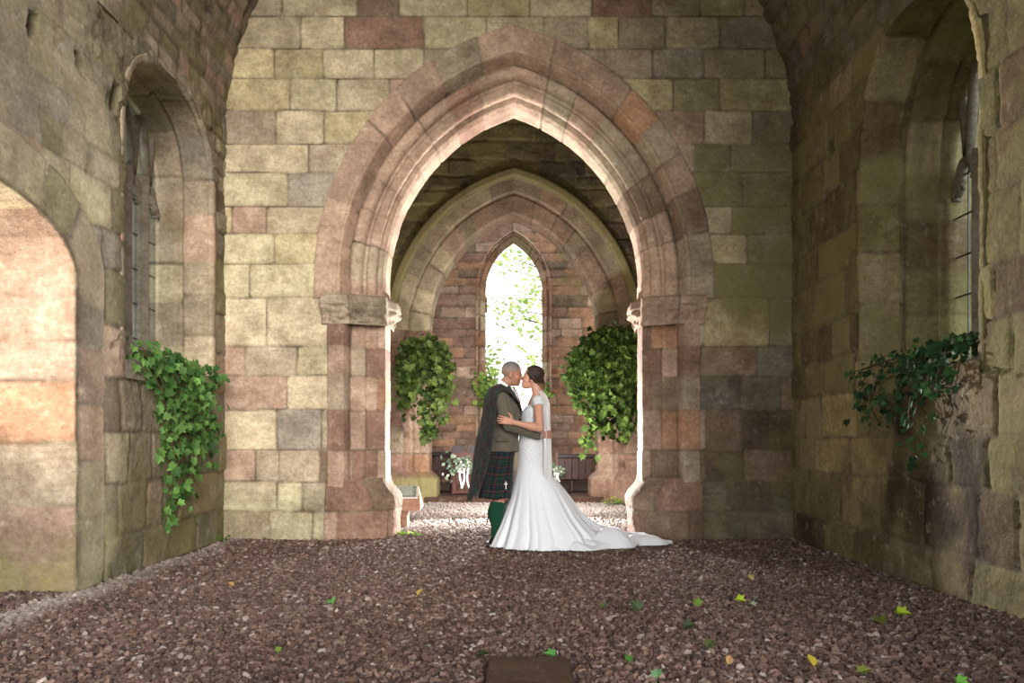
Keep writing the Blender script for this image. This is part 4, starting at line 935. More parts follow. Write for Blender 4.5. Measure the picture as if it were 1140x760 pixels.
# ------------------------------------------------------------------ figures: smooth blends of tapered limbs, meshed as one surface
YP = 7.80
def W(px, py, dy=0.0):
    p = at(px, py, YP); p[1] += dy; return p
class Field:
    def __init__(s, lo, hi, h):
        lo, hi = np.minimum(lo, hi), np.maximum(lo, hi)
        s.lo = np.array(lo, float); s.h = h; s.n = np.ceil((np.array(hi) - s.lo) / h).astype(int) + 1
        s.Fv = np.full(s.n, .5, np.float32)
    def _sub(s, lo, hi, m):
        a = np.clip(np.floor((np.asarray(lo) - m - s.lo) / s.h).astype(int), 0, s.n); b = np.clip(np.ceil((np.asarray(hi) + m - s.lo) / s.h).astype(int) + 1, 0, s.n)
        sl = tuple(slice(x, y) for x, y in zip(a, b)); ax = [s.lo[i] + s.h * np.arange(a[i], b[i]) for i in range(3)]
        return sl, np.stack(np.meshgrid(*ax, indexing='ij'), -1)
    def put(s, sl, d, k, op):
        f = s.Fv[sl]; d = d.astype(np.float32)
        if op == '+':
            if k > 0:
                t = np.clip(.5 + .5 * (f - d) / k, 0, 1); s.Fv[sl] = f * (1 - t) + d * t - k * t * (1 - t)
            else: s.Fv[sl] = np.minimum(f, d)
        else:
            if k > 0:
                t = np.clip(.5 - .5 * (f + d) / k, 0, 1); s.Fv[sl] = f * (1 - t) + (-d) * t + k * t * (1 - t)
            else: s.Fv[sl] = np.maximum(f, -d)
    def cap(s, a, b, ra, rb, k=.02, op='+', flat=None):
        a = np.asarray(a, float); b = np.asarray(b, float); R = max(ra, rb)
        sl, P = s._sub(np.minimum(a, b) - R, np.maximum(a, b) + R, k + .03)
        if P.size == 0: return s
        ba = b - a; t = np.clip(((P - a) @ ba) / (ba @ ba + 1e-12), 0, 1)
        q = P - a - t[..., None] * ba
        if flat is not None:                       # (axis, factor): flatten the section along an axis
            ax, fa = flat; ax = np.asarray(ax, float) / np.linalg.norm(ax); c = q @ ax; q = q + (c * (fa - 1))[..., None] * ax
        s.put(sl, np.linalg.norm(q, axis=-1) - (ra + (rb - ra) * t), k, op); return s
    def ell(s, c, r, R=None, k=.02, op='+'):
        c = np.asarray(c, float); r = np.asarray(r, float); m = r.max()
        sl, P = s._sub(c - m, c + m, k + .03)
        if P.size == 0: return s
        q = P - c
        if R is not None: q = q @ np.asarray(R)
        k0 = np.linalg.norm(q / r, axis=-1); k1 = np.linalg.norm(q / r ** 2, axis=-1) + 1e-9
        s.put(sl, k0 * (k0 - 1) / k1, k, op); return s
    def pts(s):
        ax = [s.lo[i] + s.h * np.arange(s.n[i]) for i in range(3)]; return np.meshgrid(*ax, indexing='ij')
    def mesh(s, relax=1):
        Fv = s.Fv.copy(); Fv[0] = Fv[-1] = .5; Fv[:, 0] = Fv[:, -1] = .5; Fv[:, :, 0] = Fv[:, :, -1] = .5
        S = Fv < 0; n = s.n; c8 = [(i, j, k) for i in (0, 1) for j in (0, 1) for k in (0, 1)]
        sh = lambda A, c: A[c[0]:n[0] - 1 + c[0], c[1]:n[1] - 1 + c[1], c[2]:n[2] - 1 + c[2]]
        cnt = sum(sh(S, c).astype(np.int8) for c in c8); act = np.argwhere((cnt > 0) & (cnt < 8))
        idx = np.full(n - 1, -1, np.int64); idx[tuple(act.T)] = np.arange(len(act))
        acc = np.zeros((len(act), 3)); w = np.zeros(len(act))
        for c in c8:
            for ax in range(3):
                if c[ax]: continue
                d = list(c); d[ax] = 1
                f0 = Fv[tuple((act + c).T)]; f1 = Fv[tuple((act + d).T)]; m = (f0 < 0) != (f1 < 0)
                t = np.where(m, f0 / np.where(m, f0 - f1, 1), 0); p = np.tile(np.array(c, float), (len(act), 1)); p[:, ax] += t
                acc[m] += p[m]; w[m] += 1
        V = s.lo + s.h * (act + acc / w[:, None])
        Q = []
        for ax in range(3):
            u, v = (ax + 1) % 3, (ax + 2) % 3; lo = [slice(None)] * 3; hi = [slice(None)] * 3
            lo[ax] = slice(0, n[ax] - 1); hi[ax] = slice(1, n[ax]); e = np.argwhere(S[tuple(lo)] != S[tuple(hi)])
            e = e[(e[:, u] > 0) & (e[:, v] > 0)]; ins = S[tuple(e.T)]
            du = np.zeros(3, int); du[u] = 1; dv = np.zeros(3, int); dv[v] = 1
            q = np.stack([idx[tuple((e - du - dv).T)], idx[tuple((e - dv).T)], idx[tuple(e.T)], idx[tuple((e - du).T)]], -1)
            q[~ins] = q[~ins][:, ::-1]; Q.append(q)
        Q = np.concatenate(Q); Q = Q[(Q >= 0).all(1)]
        for _ in range(relax):
            a = np.zeros_like(V); k = np.zeros(len(V))
            for i in range(4):
                np.add.at(a, Q[:, i], V[Q[:, (i + 1) % 4]]); np.add.at(k, Q[:, i], 1)
                np.add.at(a, Q[:, i], V[Q[:, (i + 3) % 4]]); np.add.at(k, Q[:, i], 1)
            V = V * .5 + .5 * a / np.maximum(k, 1)[:, None]
        return V, Q
def rot(fwd, pitch, roll, yaw=0.0):
    """columns: forward, lateral (towards +y for fwd=+1), up; pitch raises the face, roll tilts the crown sideways"""
    f = np.array([fwd * math.cos(yaw), math.sin(yaw), 0.0]); u = np.array([0, 0, 1.0]); l = np.cross(u, f)
    f2 = f * math.cos(pitch) + u * math.sin(pitch); u2 = u * math.cos(pitch) - f * math.sin(pitch)
    l3 = l * math.cos(roll) + u2 * math.sin(roll); u3 = u2 * math.cos(roll) - l * math.sin(roll)
    return np.stack([f2, l3, u3], -1)
def head(fd, c, R, s, female=False):
    T = lambda *p: c + R @ (np.array(p) * s)
    fd.ell(T(-.012, 0, .035), np.array([.098, .076, .088]) * s, R, 0)
    fd.ell(T(.034, 0, -.042), np.array([.060, .056, .078]) * s, R, .03 * s)
    fd.cap(T(.045, -.022, -.088), T(.045, .022, -.088), .026 * s, .026 * s, .025 * s)
    fd.ell(T(.070, 0, -.098), np.array([.020, .022, .018]) * s, R, .02 * s)
    for q in (-1, 1):
        fd.cap(T(.074, q * .012, .020), T(.062, q * .042, .016), .013 * s, .012 * s, .014 * s)
        fd.ell(T(.058, q * .037, -.028), np.array([.026, .022, .024]) * s, R, .02 * s)
        fd.ell(T(.088, q * .030, -.001), np.array([.010, .014, .009]) * s, R, .010 * s, '-')
        fd.ell(T(.072, q * .030, -.002), np.array([.014, .015, .012]) * s, R, .004 * s)
        fd.ell(T(-.006, q * .074, -.012), np.array([.018, .010, .031]) * s, R, .006 * s)
        fd.ell(T(-.002, q * .084, -.010), np.array([.009, .006, .018]) * s, R, .004 * s, '-')
    fd.cap(T(.086, 0, .012), T(.106, 0, -.028), .008 * s, .012 * s, .010 * s)
    for q in (-1, 1): fd.ell(T(.097, q * .011, -.033), np.array([.010, .008, .008]) * s, R, .006 * s)
    fd.ell(T(.090, 0, -.060), np.array([.011, .022, .007]) * s, R, .005 * s); fd.ell(T(.087, 0, -.073), np.array([.011, .019, .008]) * s, R, .005 * s)
    fd.ell(T(.100, 0, -.0665), np.array([.012, .020, .0022]) * s, R, .003 * s, '-')
    return T
def hand(fd, wr, f, n, s_, sc=1.0, curl=(.35, .5, .35), spread=.10, thumb=(.35, .75)):
    """wr wrist, f along the hand, n the way the palm faces, s_ the side the thumb leaves"""
    f = np.asarray(f, float); f /= np.linalg.norm(f); n = np.asarray(n, float); n -= (n @ f) * f; n /= np.linalg.norm(n)
    s0 = np.cross(f, n); s0 *= np.sign(s0 @ np.asarray(s_)) or 1
    K = []
    for i, (off, ln) in enumerate(((.030, .074), (.010, .083), (-.010, .077), (-.029, .060))):
        k = wr + (f * .088 + s0 * off - n * .002 * abs(off) / .03) * sc; K.append(k)
        fd.cap(wr + (f * .01 + s0 * off * .55) * sc, k, .0135 * sc, .0105 * sc, .012 * sc)
        d0 = f + s0 * off / .03 * spread; p = k; ang = 0; r = .0092
        for j, part in enumerate((.44, .31, .25)):
            ang += curl[j]; d = d0 / np.linalg.norm(d0) * math.cos(ang) + n * math.sin(ang)
            q = p + d * ln * part * sc; fd.cap(p, q, r * sc, (r - .0009) * sc, .003 if j else .005); p = q; r -= .0009
    t0 = wr + (f * .022 + s0 * .022 + n * .004) * sc; d1 = f * thumb[0] + s0 * thumb[1] + n * .25; d1 /= np.linalg.norm(d1)
    t1 = t0 + d1 * .042 * sc; d2 = d1 * .6 + f * .6 + n * .1; d2 /= np.linalg.norm(d2); t2 = t1 + d2 * .032 * sc; t3 = t2 + (d2 * .8 + f * .2 + n * .2) * .024 * sc
    fd.cap(t0, t1, .0155 * sc, .0115 * sc, .012 * sc); fd.cap(t1, t2, .0112 * sc, .0098 * sc, .004); fd.cap(t2, t3, .0098 * sc, .0078 * sc, .003)
def skin_cols(V, base, T, R, c, s, lip, lid=None):
    q = (V - c) @ R / s; C = np.tile(lin(base), (len(V), 1))
    m = np.exp(-(((q[:, 0] - .098) / .02) ** 2 + (q[:, 1] / .024) ** 2 + ((q[:, 2] + .066) / .012) ** 2)); C = C + (lin(lip) - C) * (m * .8)[:, None]
    for e in (-1, 1):
        m = np.exp(-(((q[:, 0] - .083) / .012) ** 2 + ((q[:, 1] - e * .030) / .014) ** 2 + ((q[:, 2] + .005) / .0035) ** 2)); C = C * (1 - .65 * m[:, None])
        m = np.exp(-(((q[:, 0] - .085) / .02) ** 2 + ((q[:, 1] - e * .028) / .02) ** 2 + ((q[:, 2] - .024) / .005) ** 2)); C = C * (1 - .5 * m[:, None])
        m = np.exp(-(((q[:, 0] - .06) / .03) ** 2 + ((q[:, 1] - e * .042) / .02) ** 2 + ((q[:, 2] + .03) / .022) ** 2)); C = C * (1 + np.array([.12, -.06, -.06]) * m[:, None])
    return np.clip(C, .005, .95)
def solid(name, fd, col, mat, parent, origin, relax=1, colf=None):
    V, Q = fd.mesh(relax); C = colf(V) if colf else np.tile(lin(col), (len(V), 1)); return mk(name, V, Q, M[mat], parent, col=C, origin=None if origin is None else None) if origin is None else mk(name, V - origin, Q, M[mat], parent, col=C)

# ======================================================= the groom
GO = np.array([W(556, 606)[0], YP, 0.0])
groom = tag(empty('person', GO), 'person in olive tweed jacket, tartan kilt and plaid, kissing the bride', 'person')
hc, hs = W(570.2, 416.2, -.010), .95; hR = rot(1, math.radians(-9), math.radians(8), math.radians(-4))
LB = W(520, 612, -.42); UB = W(622, 392, .42); LB[2] = -.02
bd = Field(LB, UB, .0058)
TG = head(bd, hc, hR, hs)
bd.cap(W(563, 426), W(559, 437), .056, .066, .03)                                    # neck
shR, shL = W(557, 443, -.185), W(559, 443, .185); elR, elL = W(567, 473, -.262), W(574, 470, .265); wrR, wrL = W(600.5, 484.8, -.165), W(603, 470, .16)
bd.cap(shR, shL, .062, .062, .05); bd.ell(W(562, 456), (.125, .185, .17), None, .05); bd.ell(W(562, 480), (.118, .165, .15), None, .06); bd.ell(W(561, 506), (.100, .150, .12), None, .06)
for sh, el, wr in ((shR, elR, wrR), (shL, elL, wrL)):
    bd.cap(sh, el, .054, .043, .03); bd.cap(el, wr, .043, .029, .015)
hand(bd, wrR + np.array([.012, .008, 0]), (.80, .52, .10), (-.55, .80, -.1), (0, .1, 1), 1.0, (.30, .45, .35), .06)
hand(bd, wrL + np.array([.01, -.008, 0]), (.70, -.68, -.05), (-.6, -.75, 0), (0, 0, 1), 1.0, (.30, .4, .3), .08)
for q, kx in ((-1, 0), (1, 3.5)):
    hip, kn, an = W(559.5 + kx, 513, q * .092), W(555.5 + kx, 556, q * .10), W(552.5 + kx, 597, q * .105)
    bd.cap(hip, kn, .076, .060, .04); bd.cap(kn, an, .056, .040, .02); bd.ell(W(551.5 + kx, 570, q * .10), (.058, .054, .10), None, .03)
    an2 = an.copy(); an2[2] = .075; toe = an2 + np.array([.15, q * .02, -.045]); bd.cap(an, an2, .040, .042, .01); bd.cap(an2 + np.array([-.02, 0, -.03]), toe, .040, .034, .02)
V, Q = bd.mesh(1); C = skin_cols(V, (160, 114, 96), TG, hR, hc, hs, (170, 104, 92))
qh = (V - hc) @ hR / hs; stub = sstep(-.02, .03, qh[:, 2] + .25 * (.02 - qh[:, 0])) * (qh[:, 0] < .06)      # close cropped hair shadow
C = C * (1 - .0 * stub[:, None]); beard = np.exp(-((qh[:, 2] + .085) / .035) ** 2) * (qh[:, 0] > .0) * (np.abs(qh[:, 1]) < .09); C = C * (1 - .22 * np.clip(beard, 0, 1)[:, None])
mk('body', V - GO, Q, M['skin'], groom, col=C)
# hair: short grey crop
hf_ = Field(hc - .16, hc + .16, .005)
hf_.ell(hc + hR @ (np.array([-.0145, 0, .037]) * hs), np.array([.1005, .0778, .0902]) * hs, hR, 0)
X_, Y_, Z_ = hf_.pts(); q = (np.stack([X_, Y_, Z_], -1) - hc) @ hR / hs
cut = np.maximum(.010 - q[..., 2] + .55 * np.maximum(q[..., 0] - .0, 0) - 1.1 * np.maximum(-q[..., 0] - .01, 0), q[..., 0] - .066 + .1 * np.abs(q[..., 1]))
hf_.Fv = np.maximum(hf_.Fv, (cut * hs).astype(np.float32))
def ghair(V):
    q = (V - hc) @ hR / hs; t = sstep(.085, .03, q[:, 2])[:, None]
    return (lin((122, 114, 112)) * (1 - t) + lin((150, 124, 112)) * t) * (1 + .25 * vnoise(V, 90, 2))[:, None]
solid('hair', hf_, None, 'hair', groom, GO, 2, ghair)
# jacket
jk = Field(W(526, 424, -.42), W(612, 510, .42), .0062)
jk.cap(shR + np.array([0, .01, -.004]), shL + np.array([0, -.01, -.004]), .080, .080, .04); jk.cap(W(558.5, 431), W(558.5, 446), .062, .12, .05)
jk.ell(W(563.2, 456), (.143, .198, .185), None, .05); jk.ell(W(563, 480), (.134, .185, .16), None, .05); jk.ell(W(561.5, 500), (.138, .192, .14), None, .05)
jk.cap(W(561.5, 500, -.02), W(561.5, 512, -.02), .135, .14, .03, flat=((0, 1, 0), .72))
for sh, el, wr in ((shR, elR, wrR), (shL, elL, wrL)):
    jk.cap(sh, el, .069, .060, .035); jk.cap(el, wr * .93 + el * .07, .060, .045, .012)
X_, Y_, Z_ = jk.pts(); PJ = np.stack([X_, Y_, Z_], -1)
hem = W(560, 502.3)[2]
def arm_d(sh, el, wr):
    o = 9
    for a, b in ((sh, el), (el, wr)):
        t = np.clip(((PJ - a) @ (b - a)) / ((b - a) @ (b - a)), 0, 1); o = np.minimum(o, np.linalg.norm(PJ - a - t[..., None] * (b - a), axis=-1))
    return o
collar = (W(563.5, 430), np.array([.52, 0, .85]))
cutn = (PJ - W(562, 431.0)) @ (np.array([.60, 0, .80]))         # slanted neck opening
jk.Fv = np.maximum(jk.Fv, np.where(np.abs(Y_ - YP) < .12, cutn, -9).astype(np.float32))
jk.Fv = np.maximum(jk.Fv, (hem - Z_).astype(np.float32))
# front opening: a deep V from the collar
vv = (X_ - W(571, 430)[0]) * .0 + .03 + .0 * Z_
vneck = np.maximum(np.maximum(np.abs(Y_ - YP) - .010 - .34 * np.clip(Z_ - W(0, 462)[2], 0, 1) * .8, W(566, 0)[0] - X_), W(0, 464)[2] - Z_)
jk.Fv = np.maximum(jk.Fv, (-vneck).astype(np.float32))
# soft folds at the elbow and waist
fold = .006 * vnoise(PJ, 16, 3) + .004 * np.sin(70 * Z_ + 25 * X_) * np.exp(-(np.linalg.norm(PJ - elR, axis=-1) / .09) ** 2)
jk.Fv += fold.astype(np.float32)
jacket = solid('jacket', jk, (100, 94, 81), 'wool', groom, GO, 1)
# lapels, pocket flap, buttons
def ribbon_patch(name, pts, thick, mat, col, parent, O=GO, smooth=True):
    """closed patch over a row of (left, right) point pairs, given some thickness"""
    A = np.array([p[0] for p in pts]); B = np.array([p[1] for p in pts]); n = len(A)
    tA = np.gradient(A, axis=0); nn = np.cross(tA, B - A); nn /= np.linalg.norm(nn, axis=1)[:, None] + 1e-9
    V = np.concatenate([A + nn * thick, B + nn * thick, A - nn * thick, B - nn * thick]); F_ = []
    for i in range(n - 1):
        F_ += [(i, n + i, n + i + 1, i + 1), (2 * n + i, 2 * n + i + 1, 3 * n + i + 1, 3 * n + i), (i, i + 1, 2 * n + i + 1, 2 * n + i), (n + i, 3 * n + i, 3 * n + i + 1, n + i + 1)]
    F_ += [(0, 2 * n, 3 * n, n), (n - 1, 2 * n - 1, 4 * n - 1, 3 * n - 1)]
    return mk(name, V - O, np.array(F_), M[mat], parent, col=np.tile(lin(col), (len(V), 1)), smooth=smooth)
for q in (-1, 1):
    ribbon_patch('lapel', [(W(566.5, 429, q * .075), W(564, 433, q * .095)), (W(572.5, 437, q * .062), W(570, 442, q * .118)), (W(577.5, 447, q * .048), W(576, 450, q * .12)), (W(580.0, 455, q * .030), W(579.6, 457, q * .075)), (W(580.5, 464, q * .016), W(580.6, 465, q * .030))], .004, 'wool', (40, 40, 42), jacket)
m = MB(); c_ = W(560, 489.5, -.205) - GO; m.box(c_, (.12, .012, .035), bev=.005, c_=lin((86, 82, 66))); m.build('pocket_flap', M['wool'], jacket)
# shirt, collar and tie
cf = Field(W(548, 414, -.14), W(586, 442, .14), .004)
a_, b_ = W(561.0, 434.0), W(562.6, 419.0); cf.cap(a_, b_, .080, .0655, 0); cf.cap(a_ - .15 * (b_ - a_), b_ + .2 * (b_ - a_), .066, .058, .0, '-')
X_, Y_, Z_ = cf.pts(); PC = np.stack([X_, Y_, Z_], -1); axd = (b_ - a_) / np.linalg.norm(b_ - a_)
top = (PC - W(563.0, 427.2)) @ np.array([.60, 0, .80]) ; bot = -(PC - W(562, 434.5)) @ np.array([.60, 0, .80])
cf.Fv = np.maximum(cf.Fv, np.maximum(top, bot).astype(np.float32)); solid('shirt_collar', cf, (226, 228, 236), 'cloth', groom, GO, 1)
ribbon_patch('shirt_front', [(W(571, 432.5, -.05), W(571, 432.5, .05)), (W(575, 439, -.055), W(575, 439, .055)), (W(578, 448, -.04), W(578, 448, .04)), (W(579.3, 458, -.015), W(579.3, 458, .015))], .004, 'cloth', (222, 224, 232), groom)
ribbon_patch('tie', [(W(571.8, 431.8, -.016), W(571.8, 431.8, .016)), (W(573.2, 434.2, -.022), W(573.2, 434.2, .022)), (W(575.2, 438, -.017), W(575.2, 438, .017)), (W(578.2, 446, -.03), W(578.2, 446, .03)), (W(580.2, 458, -.035), W(580.2, 458, .035))], .008, 'cloth', (130, 34, 48), groom)
for q, el, wr in ((-1, elR, wrR), (1, elL, wrL)):
    d = (wr - el) / np.linalg.norm(wr - el); m = MB(); m.tube([wr - d * .035 - GO, wr - d * .01 - GO, wr + d * .006 - GO], [.040, .040, .038], 18, c_=lin((228, 230, 240))); m.build('shirt_cuff', M['cloth'], groom, True)
# kilt: pleated skirt, flat apron in front
nz, na = 26, 240; zt, zb = W(0, 496)[2], W(0, 553.5)[2]; tz = np.linspace(0, 1, nz); an = np.linspace(0, 2 * math.pi, na, endpoint=False)
TZ, AN = np.meshgrid(tz, an, indexing='ij'); zk = zt + (zb - zt) * TZ
L_ = np.interp(zk, [W(0, 553.5)[2], W(0, 530)[2], W(0, 505)[2], W(0, 496)[2]], [W(533, 0)[0], W(538, 0)[0], W(546, 0)[0], W(547, 0)[0]])
R_ = np.interp(zk, [W(0, 553.5)[2], W(0, 530)[2], W(0, 505)[2], W(0, 496)[2]], [W(570, 0)[0], W(571.5, 0)[0], W(574, 0)[0], W(574, 0)[0]])
cx, rx = (L_ + R_) / 2, (R_ - L_) / 2; ry = .185 + .035 * TZ
pl = np.clip(-(np.cos(AN)) + .35, 0, 1) ** .5 * TZ; saw = ((AN * 26 / (2 * math.pi)) % 1.0)
rr_ = 1 + pl * (.085 * (saw - .5)) + .012 * np.sin(3 * AN) * TZ
ck, sk = np.cos(AN), np.sin(AN); Pk = np.stack([cx + rx * np.sign(ck) * np.abs(ck) ** .85 * rr_, YP + ry * sk * rr_, zk + .004 * np.sin(AN * 5)], -1)
per = 1.25; uvk = np.stack([AN / (2 * math.pi) * per, zk], -1)
Vk = Pk.reshape(-1, 3); fk = gridfaces(nz, na, closed_v=True)
kilt = mk('kilt', Vk - GO, fk, M['tartan'], groom, uv=uvk.reshape(-1, 2)); sm = kilt.modifiers.new('thickness', 'SOLIDIFY'); sm.thickness = .008; sm.offset = -1
m = MB(); kp = W(563.5, 538.5, -.222) - GO; m.box(kp, (.010, .008, .075), bev=.003, c_=lin((206, 208, 212))); m.box(kp + np.array([0, -.002, .012]), (.034, .008, .010), bev=.003, c_=lin((206, 208, 212))); m.build('kilt_pin', M['metal'], kilt)
m = MB(); m.tube([W(573.0, 503, -.03) - GO, W(575.5, 509, -.02) - GO, W(576.2, 519, -.02) - GO, W(574.5, 527, -.02) - GO], [.05, .07, .075, .05], 14, c_=lin((150, 136, 116))); m.build('sporran', M['wool'], groom, True)
# socks, flashes, shoes
for q, kx in ((-1, 0), (1, 3.5)):
    sk_ = Field(W(536 + kx, 554, q * .1 - .12), W(572 + kx, 606, q * .1 + .12), .005); kn, ank = W(554.2 + kx, 561.0, q * .10), W(552.3 + kx, 596, q * .105)
    sk_.cap(kn, ank, .0655, .047, .0); sk_.ell(W(551.0 + kx, 570, q * .10), (.069, .064, .105), None, .03); sk_.cap(kn - np.array([0, 0, .03]), kn + np.array([0, 0, .012]), .072, .070, .012)
    a2 = ank.copy(); a2[2] = .08; sk_.cap(ank, a2, .046, .046, .01); X_, Y_, Z_ = sk_.pts(); sk_.Fv = np.maximum(sk_.Fv, (Z_ - W(0, 557.6)[2] - .006 * np.cos(9 * (X_ - kn[0]))).astype(np.float32))
    sock = solid('sock', sk_, (22, 64, 47), 'knit', groom, GO, 1)
    for e in (0, .022): ribbon_patch('garter_flash', [(W(546.0 + kx, 562, q * .1 - .058 + e), W(546.0 + kx, 562, q * .1 - .036 + e)), (W(544.0 + kx, 571, q * .1 - .062 + e), W(544.0 + kx, 571, q * .1 - .036 + e)), (W(542.6 + kx, 579.5 - e * 80, q * .1 - .064 + e), W(543.8 + kx, 578 - e * 80, q * .1 - .038 + e))], .003, 'cloth', (16, 52, 38), sock)
    sf = Field(ank + np.array([-.10, -.09, -.2]), ank + np.array([.26, .11, .02]), .005); h0 = np.array([ank[0], ank[1], .0])
    sf.cap(h0 + np.array([-.02, 0, .045]), h0 + np.array([.15, q * .02, .036]), .046, .044, .01); sf.cap(h0 + np.array([0, 0, .06]), h0 + np.array([0.0, 0, .085]), .052, .05, .02); sf.ell(h0 + np.array([.165, q * .022, .03]), (.065, .044, .034), None, .02)
    X_, Y_, Z_ = sf.pts(); sf.Fv = np.maximum(sf.Fv, np.maximum(.014 - Z_, Z_ - .105).astype(np.float32)); shoe = solid('shoe', sf, (22, 20, 20), 'leather', groom, GO, 1)
    m = MB(); a = np.linspace(0, 2 * math.pi, 24, endpoint=False); pol = [(h0[0] + .06 + (.158 + .0 * math.cos(t)) * math.cos(t), h0[1] + q * .010 * (1 + math.cos(t)) + .047 * math.sin(t)) for t in a]
    V = np.array([(x, y, z) for z in (.0, .018) for x, y in pol]); n = 24
    m.add(V - GO, [np.array([list(range(n - 1, -1, -1))]), np.array([list(range(n, 2 * n))]), np.array([(i, (i + 1) % n, n + (i + 1) % n, n + i) for i in range(n)])], lin((16, 15, 15))); m.build('sole', M['leather'], shoe)
# the plaid: a long tartan cloth pinned at the shoulder and hanging down the back
rows = [  # (left px, py, dy, right px, py, dy)
    (577.5, 457, .0, 581.5, 459, -.115), (571.5, 444, .02, 577.5, 449, -.185), (565, 434, .03, 569.5, 440, -.245), (557.5, 428.5, .04, 561.5, 436, -.272), (549.5, 431.5, .06, 556.5, 438.5, -.285), (544, 439.5, .06, 553.8, 446, -.285), (540.5, 448, .06, 552.6, 455, -.276),
    (538, 459, .05, 551.4, 464, -.262), (535.2, 472, .04, 550.2, 476, -.246), (531.5, 487, .02, 548, 489, -.228), (529, 502, 0, 545.8, 502, -.216),
    (527.5, 518, -.02, 543.2, 517, -.212), (526, 532, -.04, 539.0, 531, -.208), (524.3, 544, -.06, 534.5, 543, -.204), (523.2, 552.5, -.08, 529.5, 550.5, -.200)]
ns, nt = 44, 90; tr_ = np.linspace(0, len(rows) - 1, nt); ra = np.array(rows); k_ = np.arange(len(rows))
Lp, Lq, Ld, Rp, Rq, Rd = [np.interp(tr_, k_, ra[:, i]) for i in range(6)]; Yp_ = (Lq + Rq) / 2; sl_ = np.concatenate([[0], np.cumsum(np.hypot(np.diff((Lp + Rp) / 2), np.diff(Yp_)))]) * .00867
ss = np.linspace(0, 1, ns); Vp = np.zeros((nt, ns, 3)); uvp = np.zeros((nt, ns, 2))
for i in range(nt):
    a = W(Lp[i], Lq[i], Ld[i]); b = W(Rp[i], Rq[i], Rd[i]); w_ = max(0, (tr_[i] - 3) / (len(rows) - 4)); fr = float(sstep(4, 6, tr_[i]))
    p = a + (b - a) * ss[:, None]; bul = np.sin(np.pi * ss); p[:, 1] -= .055 * bul * (1 - w_ * .5) * fr; p[:, 0] -= bul * (.020 * fr + .055 * math.exp(-((tr_[i] - 4.8) / 1.7) ** 2)); p[:, 2] += .034 * bul * (1 - fr)
    ph = 2.2 * w_; p[:, 1] += (.004 + .020 * w_) * np.sin(5.2 * np.pi * ss + ph); p[:, 0] += (.003 + .012 * w_) * np.cos(5.2 * np.pi * ss + ph + .7)
    p[:, 2] += .012 * w_ * np.sin(9 * ss) ; Vp[i] = p; uvp[i, :, 0] = ss * .46 + .03 * w_; uvp[i, :, 1] = sl_[i]
c45, s45 = math.cos(.55), math.sin(.55); uvp = np.stack([uvp[..., 0] * c45 - uvp[..., 1] * s45, uvp[..., 0] * s45 + uvp[..., 1] * c45], -1)
plaid = mk('plaid', Vp.reshape(-1, 3) - GO, gridfaces(nt, ns), M['tartan_plaid'], groom, uv=uvp.reshape(-1, 2)); sm = plaid.modifiers.new('thickness', 'SOLIDIFY'); sm.thickness = .007; sm.offset = 0
m = MB()
for i in range(60):
    a = Vp[-1, int(i * (ns - 1) / 59)] - GO; m.tube([a, a + np.array([RNG.normal(scale=.004), 0, -.018]), a + np.array([RNG.normal(scale=.008), 0, -.036])], [.002, .002, .001], 3, c_=lin((34, 44, 44)))
for i in range(56, nt, 1):
    a = Vp[i, 0] - GO; m.tube([a, a + np.array([-.010, 0, -.004]), a + np.array([-.020, 0, -.010])], [.002, .002, .001], 3, c_=lin((60, 70, 66)))
m.build('fringe', M['wool'], plaid)

# ======================================================= the bride
BO = np.array([W(592, 606)[0], YP, 0.0])
bride = tag(empty('person', BO), 'person in white lace mermaid gown with train and veil, kissing the groom', 'person')
bc, bs = W(592.2, 421.0, .010), .915; bR = rot(-1, math.radians(11), math.radians(-8), math.radians(-3))
LB = W(552, 612, -.40); UB = W(622, 398, .40); LB[2] = -.02
bd = Field(LB, UB, .0055)
TB = head(bd, bc, bR, bs, True)
bd.cap(W(596.0, 428), W(599.0, 441.5), .044, .052, .02)
sL, sR = W(598.5, 447.2, -.148), W(599, 447.2, .148); eL, eR = W(599.5, 476.8, -.258), W(597, 474, .225); wL, wR = W(571.5, 470.8, -.345), W(574, 456, .16)
bd.cap(sL, sR, .043, .043, .05); bd.ell(W(597, 455), (.088, .125, .12), None, .05); bd.ell(W(593.5, 472), (.088, .108, .12), None, .05); bd.ell(W(591.5, 488), (.090, .102, .10), None, .05); bd.ell(W(591, 508), (.105, .145, .13), None, .06)
for q in (-1, 1): bd.ell(W(590.5, 461, q * .060), (.066, .060, .060), None, .03)
for s_, e_, w_ in ((sL, eL, wL), (sR, eR, wR)):
    bd.cap(s_, e_, .046, .037, .03); bd.cap(e_, w_, .038, .024, .014); bd.ell(e_ + (w_ - e_) * .28, (.055, .037, .036), None, .02)
hand(bd, wL + np.array([-.004, .002, .001]), (-.93, .12, .20), (.12, .95, -.2), (.15, 0, 1), .93, (.10, .20, .18), .10, (.25, .95))
hand(bd, wR + np.array([-.004, 0, .002]), (-.85, -.05, .45), (-.4, .1, -.9), (0, -1, 0), .92, (.25, .35, .3), .08)
for q in (-1, 1): bd.cap(W(591, 515, q * .085), W(590, 560, q * .075), .078, .05, .04); bd.cap(W(590, 560, q * .075), W(591, 598, q * .07), .05, .034, .02); bd.cap(W(592, 602, q * .07), W(575, 606, q * .075), .036, .03, .02)
V, Q = bd.mesh(1); mk('body', V - BO, Q, M['skin'], bride, col=skin_cols(V, (188, 140, 120), TB, bR, bc, bs, (186, 96, 96)))
